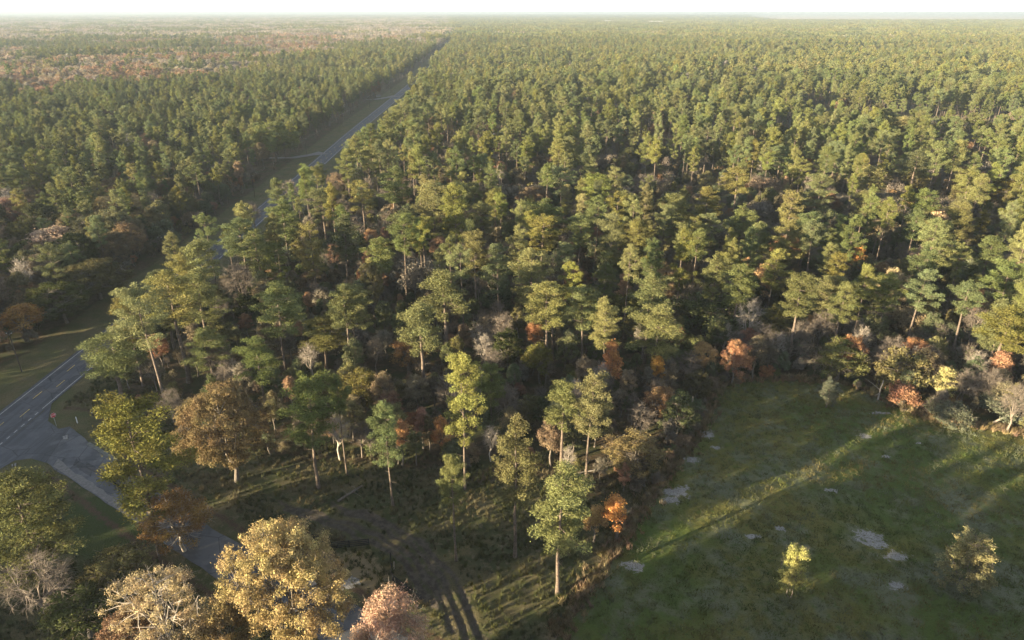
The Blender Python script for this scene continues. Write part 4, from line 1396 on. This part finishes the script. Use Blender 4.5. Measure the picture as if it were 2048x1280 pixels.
x3, y3 = jitter_grid(-16500, 16800, 7500, 20000, 110, .4)
ok = keep_wedge(x3, y3, 80, 120) & wood_ok(x3, y3)
x3, y3 = x3[ok], y3[ok]
kd = far_kind(x3, y3)
pk = np.where(kd == 0, rngs.integers(0, 9, len(kd)), rngs.integers(15, 21, len(kd)))
s3 = rngs.uniform(.8, 1.3, len(x3))
scatter('skyline_forest', pr, np.stack([x3, y3, np.zeros(len(x3))], 1), pk, np.stack([np.full(len(x3), 3.0), np.full(len(x3), 3.0), s3], 1), 'last pale line of woods along the horizon', 'forest')

# grasses ------------------------------------------------------------
def tuft(seed, n, h, w, size):
    rng = np.random.default_rng(seed)
    v, r_ = [], []
    for i in range(n):
        a = rng.uniform(0, 6.28)
        b = rng.uniform(0, w, 2) * np.array([math.cos(a), math.sin(a)])
        hh = h * rng.uniform(.5, 1.1)
        d = np.array([rng.normal(0, .35), rng.normal(0, .35)]) * hh
        e = np.array([-math.sin(a), math.cos(a)]) * size
        v += [(b[0] - e[0], b[1] - e[1], 0), (b[0] + e[0], b[1] + e[1], 0), (b[0] + d[0], b[1] + d[1], hh)]
        r_ += [rng.uniform(.2, .9)] * 3
    return mesh('grass_tuft', v, None, np.arange(len(v)).reshape(-1, 3), (M_LEAF_S,), v=r_)


TUFTS = [tuft(601 + i, 34, [.75, .55, .9][i], [.5, .6, .4][i], .05) for i in range(3)]
GCOL = [(.068, .072, .028), (.092, .084, .04), (.14, .12, .07), (.056, .060, .024), (.115, .10, .052), (.064, .070, .029)]
pr = [(t, c) for t in TUFTS for c in GCOL]
x, y = jitter_grid(-94, 60, 56, 150, .85, .5)
rd = road_dist(x, y)
ok = (rd > 1.2) & ~inside(x, y, FIELD) & (x > -94) & (sdist(x, y, WOOD) < 6) & (sdist(x, y, LAWN) < 0) & in_view(x, y, 0, 30)
for tr in TRACKS:
    ok &= dist_line(x, y, tr) > .75
ok &= rngs.random(len(x)) < .35 + .65 * vnoise(x, y, 6)
x, y = x[ok], y[ok]
nz = vnoise(x + 300, y, 7) * .7 + rngs.random(len(x)) * .3
ci = np.digitize(nz, [.22, .40, .52, .62, .75])
order = np.array([3, 5, 0, 1, 4, 2])
pk = rngs.integers(0, 3, len(x)) * 6 + order[ci]
scatter('rough_grass', pr, put_z(np.stack([x, y], 1)), pk, rngs.uniform(.5, 1.2, len(x)) * (.6 + .4 * (rd[ok] > 3)), 'tall rough grass and weeds covering the clearing', 'grass')
# tall straw-coloured weeds along the field margin
ex, ey = [], []
ed = [p for p in FIELD[1:12]]
for (a0, b0), (a1, b1) in zip(ed, ed[1:]):
    n = int(math.hypot(a1 - a0, b1 - b0) * 9)
    for _ in range(n):
        t = rngs.random()
        o = rngs.normal(-.9, .9)
        dx, dy = a1 - a0, b1 - b0
        ln = math.hypot(dx, dy)
        ex.append(a0 + dx * t + dy / ln * o)
        ey.append(b0 + dy * t - dx / ln * o)
pr = [(t, c) for t in TUFTS for c in ((.24, .185, .10), (.18, .135, .07), (.13, .11, .05), (.20, .13, .075))]
scatter('straw_weeds', pr, put_z(np.stack([ex, ey], 1)), rngs.integers(0, 12, len(ex)), rngs.uniform(.5, 1.6, len(ex)), 'tall straw-coloured weeds along the field margin', 'weeds')
# short grass of the field and verges
FT = [tuft(611 + i, 30, [.24, .34][i], .55, .035) for i in range(2)]
x, y = jitter_grid(0, 112, 54, 134, .95, .5)
ok = (sdist(x, y, FIELD) > .3) & in_view(x, y, 0, 20)
for (sx, sy, a_, b_) in SANDS:
    cx_, cy_ = px(sx, sy)
    ok &= ((x - cx_) / a_) ** 2 + ((y - cy_) / b_) ** 2 > 1.1
x, y = x[ok], y[ok]
nz = vnoise(x, y, 9) * .6 + vnoise(x + 40, y, 2.5) * .25 + rngs.random(len(x)) * .15
ci = np.digitize(nz, [.35, .47, .58])
pr = [(t, c) for t in FT for c in ((.074, .096, .026), (.10, .106, .032), (.112, .122, .068), (.13, .116, .042))]
scatter('field_grass', pr, put_z(np.stack([x, y], 1)), rngs.integers(0, 2, len(x)) * 4 + ci, rngs.uniform(.5, 1.9, len(x)), 'short damp green grass of the field', 'grass')

# ------------------------------------------------------------------ descriptions for trees that none of the lines above singled out
ORD = ['closest', 'second closest', 'third closest', 'fourth closest', 'fifth closest', 'sixth closest', 'seventh closest', 'eighth closest', 'ninth closest', 'tenth closest',
       'eleventh closest', 'twelfth closest', 'thirteenth closest', 'fourteenth closest', 'fifteenth closest', 'sixteenth closest', 'seventeenth closest', 'eighteenth closest', 'nineteenth closest', 'twentieth closest', 'twenty-first', 'twenty-second', 'twenty-third', 'twenty-fourth', 'twenty-fifth', 'twenty-sixth', 'twenty-seventh', 'twenty-eighth', 'twenty-ninth', 'thirtieth']
SECT = ['to the right of', 'behind and right of', 'behind', 'behind and left of', 'to the left of', 'in front and left of', 'in front of', 'in front and right of']


def describe(recs, noun):
    cells = {}
    for r in recs:
        u, v = to_px(r['x'], r['y'], 0)
        best = None
        for j, (nm, lx, ly) in enumerate(LAND):
            lu, lv = to_px(lx, ly, 0)
            d = math.hypot(r['x'] - lx, r['y'] - ly)
            if best is None or d < best[0]:
                best = (d, j, math.degrees(math.atan2(r['y'] - ly, r['x'] - lx)))
        cells.setdefault((best[1], int(((best[2] + 382.5) % 360) // 45)), []).append((best[0], r))
    for (j, s), lst in cells.items():
        lst.sort(key=lambda t: t[0])
        for i, (d, r) in enumerate(lst):
            if i < len(ORD):
                r['o']['label'] = '%s %s %s the %s' % (ORD[i], noun(r), SECT[s], LAND[j][0])
            else:
                r['o']['label'] = '%s deep in the stand %s the %s' % (noun(r), SECT[s], LAND[j][0])


todo = [r for r in HEROES if not r['label']]
describe([r for r in todo if r['name'] == 'pine_tree'], lambda r: 'pine')
describe([r for r in todo if r['name'] == 'hardwood_tree'], lambda r: 'hardwood')
describe([r for r in todo if r['name'] == 'bare_tree'], lambda r: 'bare tree')
describe([r for r in todo if r['name'] == 'understory_tree'], lambda r: 'understory sapling')
describe([r for r in todo if r['name'] == 'bush'], lambda r: 'low bush')

# ------------------------------------------------------------------ roadside things
M_RED = solid('sign_red', (.42, .025, .03), .5)
M_SIGNW = solid('sign_white', (.75, .75, .74), .5)
M_STEEL = solid('galvanised_steel', (.40, .41, .42), .55, .2, 6.0, metal=.4)
M_PLASTIC = solid('white_plastic', (.72, .72, .71), .5, .15, 4.0)
M_BLACK = solid('black_paint', (.022, .022, .024), .7, .3, 5.0)
M_FENCE = solid('black_fence_boards', (.028, .027, .027), .85, .4, 3.0)
M_POLE = solid('creosoted_pole', (.075, .062, .05), .9, .3, 2.0)
M_WIRE = solid('aluminium_wire', (.25, .24, .23), .5)

X, Y = px(113, 852)
st = link('stop_sign', None, None, (X, Y, gz(X, Y)))
tag(st, 'red octagonal STOP sign on steel post at the junction', 'stop sign')
MB().box((0, 0, 1.35), (.07, .05, 2.9)).build('post', M_STEEL, st)
face = math.atan2(-.55, .84)                                  # towards traffic leaving the side road
pl = MB()
o8 = lambda r: [(r * math.cos(math.radians(22.5 + 45 * i)), r * math.sin(math.radians(22.5 + 45 * i))) for i in range(8)]
rot = (math.pi / 2, 0, face + math.pi / 2)
off = Vector((math.cos(face), math.sin(face), 0))
plate = MB().poly(o8(.52), -.01, .01).build('sign_plate', M_SIGNW, st, tuple(off * .05 + Vector((0, 0, 2.55))), rot)
MB().poly(o8(.485), .0105, .014).build('red_face', M_RED, plate)
fc = bpy.data.curves.new('stop_letters', 'FONT')
fc.body = 'STOP'
fc.align_x, fc.align_y = 'CENTER', 'CENTER'
fc.size = .42
fc.extrude = .002
tmp = bpy.data.objects.new('stop_letters', fc)
COL.objects.link(tmp)
dg = bpy.context.evaluated_depsgraph_get()
tme = bpy.data.meshes.new_from_object(tmp.evaluated_get(dg))
bpy.data.objects.remove(tmp)
tme.materials.clear()
tme.materials.append(M_SIGNW)
lt = link('lettering', tme, plate, (0, 0, .0185))

X, Y = px(155, 846)
mp_ = link('marker_post', None, None, (X, Y, gz(X, Y)))
tag(mp_, 'plain white marker post standing upright beside the stop sign', 'marker post')
MB().box((0, 0, .65), (.14, .10, 1.5)).build('post', M_PLASTIC, mp_)
MB().box((0, 0, 1.43), (.15, .11, .06)).build('cap', M_SIGNW, mp_)
X, Y = px(187, 833)
mp_ = link('utility_pedestal', None, None, (X, Y, gz(X, Y)))
tag(mp_, 'dark utility post at the wood edge behind the white markers', 'utility post')
MB().box((0, 0, .6), (.22, .20, 1.4)).build('body', M_BLACK, mp_)
MB().box((0, 0, 1.34), (.26, .24, .08)).build('lid', M_BLACK, mp_)
MB().box((-.03, -.12, 1.05), (.12, .03, .18)).build('notice_plate', M_SIGNW, mp_)
X, Y = px(214, 858)
mp_ = link('warning_marker', None, None, (X, Y, gz(X, Y)), (.05, -.12, 0))
tag(mp_, 'leaning tapered white marker with grey patches beside the big open pine', 'marker')
MB().tube([(0, 0, -.1), (0, 0, .5), (0, 0, 1.9)], [.24, .22, .05], 10).build('cone', M_PLASTIC, mp_)
for z_, r_ in ((.35, .235), (.75, .195), (1.15, .145)):
    MB().tube([(0, 0, z_), (0, 0, z_ + .16)], [r_, r_ - .015], 10).build('grey_band', M_STEEL, mp_)
for (ax, ay, w_, d_, lab) in ((84, 950, 1.5, .5, 'pale concrete culvert end beside the junction under the lawn pine'), (28, 931, .9, .4, 'small pale concrete block on the near corner of the junction'),
                              (131, 876, 1.7, .7, 'broken concrete slab on the far corner of the side road')):
    X, Y = px(ax, ay)
    cb_ = link('concrete_block', None, None, (X, Y, gz(X, Y)), (0, .05, 2.1))
    tag(cb_, lab, 'concrete block', 'roadside concrete')
    MB().box((0, -.22, .1), (w_, d_ * .5, .3)).build('slab', M_CONC, cb_)
    MB().box((w_ * .1, .24, .07), (w_ * .8, d_ * .5, .22), .1).build('slab', M_CONC, cb_)


def fence(name, pts, label, rails=4, hgt=1.25):
    root = link(name, None, None, (pts[0][0], pts[0][1], gz(*pts[0])))
    tag(root, label, 'fence', 'black board fences')
    ox, oy, oz = root.location
    for (a0, b0), (a1, b1) in zip(pts, pts[1:]):
        ln = math.hypot(a1 - a0, b1 - b0)
        n = max(1, round(ln / 2.4))
        ang = math.atan2(b1 - b0, a1 - a0)
        for i in range(n + 1):
            x_, y_ = a0 + (a1 - a0) * i / n, b0 + (b1 - b0) * i / n
            MB().box((x_ - ox, y_ - oy, gz(x_, y_) - oz + hgt / 2 - .1), (.14, .14, hgt + .35), ang).build('post', M_FENCE, root)
        for i in range(n):
            t = (i + .5) / n
            x_, y_ = a0 + (a1 - a0) * t, b0 + (b1 - b0) * t
            zb = gz(x_, y_) - oz
            nx_, ny_ = -math.sin(ang) * .09, math.cos(ang) * .09
            for k in range(rails):
                MB().box((x_ - ox - nx_, y_ - oy - ny_, zb + .22 + k * (hgt - .25) / (rails - 1)), (ln / n + .06, .035, .15), ang).build('rail', M_FENCE, root)
    return root


fence('board_fence', [px(602, 1068), px(660, 1098), px(738, 1090)], 'black board fence angled behind the side road apron')
fence('board_fence', [px(782, 1120), px(786, 1160), px(842, 1202)], 'black board fence bent beside the curving dirt track')
X, Y = px(788, 1138)
gp = link('gate_post', None, None, (X, Y, gz(X, Y)), (.03, .06, 0))
tag(gp, 'pale wooden post by the bent black fence', 'post')
MB().tube([(0, 0, -.2), (0, 0, 1.5)], [.09, .08], 8).build('shaft', M_PALE, gp)
MB().tube([(0, 0, 1.5), (0, 0, 1.56)], [.10, .05], 8).build('cap', M_PALE, gp)

# power line on the left verge
PY = [70, 138, 210, 300, 395, 500, 610, 735, 870, 1000, 1130]
tops = []
for i, y_ in enumerate(PY):
    x_ = float(hwy_x(y_)) - 11.6
    z0 = gz(x_, y_)
    pnames = ['below the frame edge', 'opposite the road junction', 'opposite the spreading pine', 'before the bend of the verge', 'beside the first driveway', 'past the first driveway', 'midway between the driveways',
              'just past the second driveway', 'second beyond the second driveway', 'third beyond the second driveway', 'farthest in sight along the verge']
    pn = link('utility_pole', None, None, (x_, y_, z0))
    tag(pn, 'wooden utility pole ' + pnames[i], 'utility pole', 'utility poles along the highway verge')
    MB().tube([(0, 0, -.3), (0, 0, 10.2)], [.13, .08], 8).build('shaft', M_POLE, pn)
    MB().box((0, 0, 9.6), (1.3, .09, .10)).build('crossarm', M_POLE, pn)
    for s_ in (-.55, .55):
        MB().tube([(s_, 0, 9.66), (s_, 0, 9.86)], [.05, .04], 6).build('insulator', M_PLASTIC, pn)
    tops.append((x_, y_, z0 + 9.86))
for s_, lab in ((-.55, 'upper thin power line strung along the verge nearer the trees'), (.55, 'thin power line strung along the verge nearer the highway')):
    pts = []
    for (a0, b0, c0), (a1, b1, c1) in zip(tops, tops[1:]):
        for k in range(12):
            t = k / 12
            pts.append((a0 + (a1 - a0) * t + s_, b0 + (b1 - b0) * t, c0 + (c1 - c0) * t - 1.2 * 4 * t * (1 - t)))
    tag(MB().tube(pts, [.010] * len(pts), 4).build('power_line', M_WIRE), lab, 'wire', 'power lines')

# things out in the woods
def shed(name, x_, y_, sx, sy, hh, rz, roofm, wallm, label, cat='building', group=None, nwin=2):
    root = link(name, None, None, (x_, y_, gz(x_, y_)), (0, 0, rz))
    tag(root, label, cat, group)
    wl = MB().box((0, 0, hh / 2 - .1), (sx, sy, hh + .2)).build('wall', wallm, root)
    rf = MB()
    e, rh = .06 * sy, .28 * sy
    rf.v = [(-sx / 2 - e, -sy / 2 - e, hh + .02), (sx / 2 + e, -sy / 2 - e, hh + .02), (sx / 2 + e, sy / 2 + e, hh + .02), (-sx / 2 - e, sy / 2 + e, hh + .02), (-sx / 2 - e, 0, hh + rh), (sx / 2 + e, 0, hh + rh)]
    rf.q = [(0, 1, 5, 4), (2, 3, 4, 5), (3, 2, 1, 0)]
    rf.t = [(0, 4, 3), (1, 2, 5)]
    rf.build('roof', roofm, root)
    MB().box((0, -sy / 2 - .03, hh * .36), (sx * .16, .06, hh * .72)).build('door', M_BLACK, root)
    for i in range(nwin):
        MB().box((sx * (-.33 + .66 * i / max(1, nwin - 1)), -sy / 2 - .03, hh * .55), (sx * .12, .06, hh * .3)).build('window', M_BLACK, root)


M_ROOF = solid('pale_metal_roof', (.55, .58, .62), .45, .15, 2.0)
M_WALLW = solid('white_siding', (.52, .52, .51), .7, .1, 1.0)
shed('shed', -9.5, 452, 6.5, 5, 3.2, .3, M_ROOF, M_WALLW, 'small shed with pale metal roof hidden among the pines')
shed('white_building', 980, 5080, 95, 40, 8, .05, M_WALLW, M_WALLW, 'largest white building shining in the hazy far distance', 'building', 'far white buildings', 5)
shed('white_building', 329, 7500, 120, 40, 8, 0, M_WALLW, M_WALLW, 'long low white building nearest the horizon', 'building', 'far white buildings', 5)
shed('white_building', 1630, 5600, 70, 36, 8, .1, M_WALLW, M_WALLW, 'white building beside the pale far field', 'building', 'far white buildings', 4)
shed('white_building', 690, 5400, 70, 40, 8, .2, M_WALLW, M_WALLW, 'smaller white building between the two long far ones', 'building', 'far white buildings', 3)
X, Y = px(757, 197)
sg = link('roadside_sign', None, None, (X, Y, gz(X, Y)), (0, 0, .25))
tag(sg, 'pale board sign on posts beside the second driveway', 'sign')
MB().box((0, 0, 2.2), (4.6, .12, 1.8)).build('board', M_CONC, sg)
for s_ in (-2.2, 2.2):
    MB().box((s_, .12, 1.2), (.2, .12, 3.0)).build('post', M_POLE, sg)


def log(name, p0, z0, p1, z1, r0, r1, label, cat, twigs=0, seed=1, wood=None):
    wood = wood or M_PALE
    rr = random.Random(seed)
    root = link(name, None, None, (p0[0], p0[1], gz(*p0)))
    tag(root, label, cat, 'dead wood')
    d = Vector((p1[0] - p0[0], p1[1] - p0[1], z1 - z0))
    pts = [Vector((0, 0, z0)) + d * t + Vector((rr.uniform(-.12, .12), rr.uniform(-.12, .12), 0)) * (0 < t < 1) for t in (0, .3, .6, .85, 1)]
    MB().tube(pts, [r0, r0 * .9, r0 * .6 + r1 * .4, r0 * .3 + r1 * .7, r1], 8).build('trunk', wood, root)
    for i in range(twigs):
        t = rr.uniform(.35, 1)
        b = Vector((0, 0, z0)) + d * t
        e = b + Vector((rr.uniform(-1, 1), rr.uniform(-1, 1), rr.uniform(-.4, .9))) * rr.uniform(1.2, 2.8)
        m_ = (b + e) / 2 + Vector((0, 0, rr.uniform(-.2, .4)))
        e.z, m_.z = max(e.z, .05), max(m_.z, .05)
        MB().tube([b, m_, e], [.06, .04, .015], 4).build('branch', wood, root)


log('fallen_tree', px(1985, 848), .2, px(2050, 838), 3.6, .22, .12, 'bleached fallen trunk with bare branches at the far field corner', 'dead tree', 16, 3)
log('leaning_snag', px(1573, 718), 0, px(1600, 705), 7.5, .2, .12, 'pale dead trunk leaning between pines behind the field', 'dead tree', 4, 4)
log('leaning_snag', px(862, 700), 0, px(845, 702), 6.0, .16, .07, 'thin bleached leaning snag under the round-headed pine', 'dead tree', 5, 5)
for i, (bx, by, ty, lab) in enumerate(((1378, 838, 795, 'short white dead stump pole at the wood edge by the field'), (1755, 800, 762, 'short grey stub trunk left of the russet bush'), (962, 800, 745, 'vine-hung broken snag in the middle of the wood'),
                                       (2030, 500, 458, 'tall pale broken pole among hazy trees beyond the field'), (1602, 250, 215, 'white dead pole in the gap beyond the field'), (700, 870, 820, 'grey pole stump behind the slender pine'))):
    X, Y = px(bx, by)
    log('snag', (X, Y), -.1, (X + .3, Y + .2), hgt_from(bx, by, ty), .17, .09, lab, 'dead tree', 3, 20 + i)
log('fallen_log', px(676, 1004), .15, px(725, 975), .35, .22, .12, 'mossy fallen log lying beside the dirt track start', 'log', 3, 31, M_HBARK)
log('fallen_log', px(1150, 948), .15, px(1200, 940), .3, .16, .10, 'pale fallen log under the golden ragged pine', 'log', 2, 32)

# ------------------------------------------------------------------ haze
mz, nt, out = new_mat('haze_air')
k = NT(nt)
pv = k.n('VolumePrincipled')
pv.inputs['Color'].default_value = (.30, .365, .43, 1)
pv.inputs['Density'].default_value = HAZE_DENSITY
pv.inputs['Anisotropy'].default_value = .1
k.l(pv.outputs[0], out.inputs['Volume'])
hb = MB().box((0, 13000, 38.75), (62000, 36000, 84.5))
ho = hb.build('haze', mz)
tag(ho, kind='stuff')
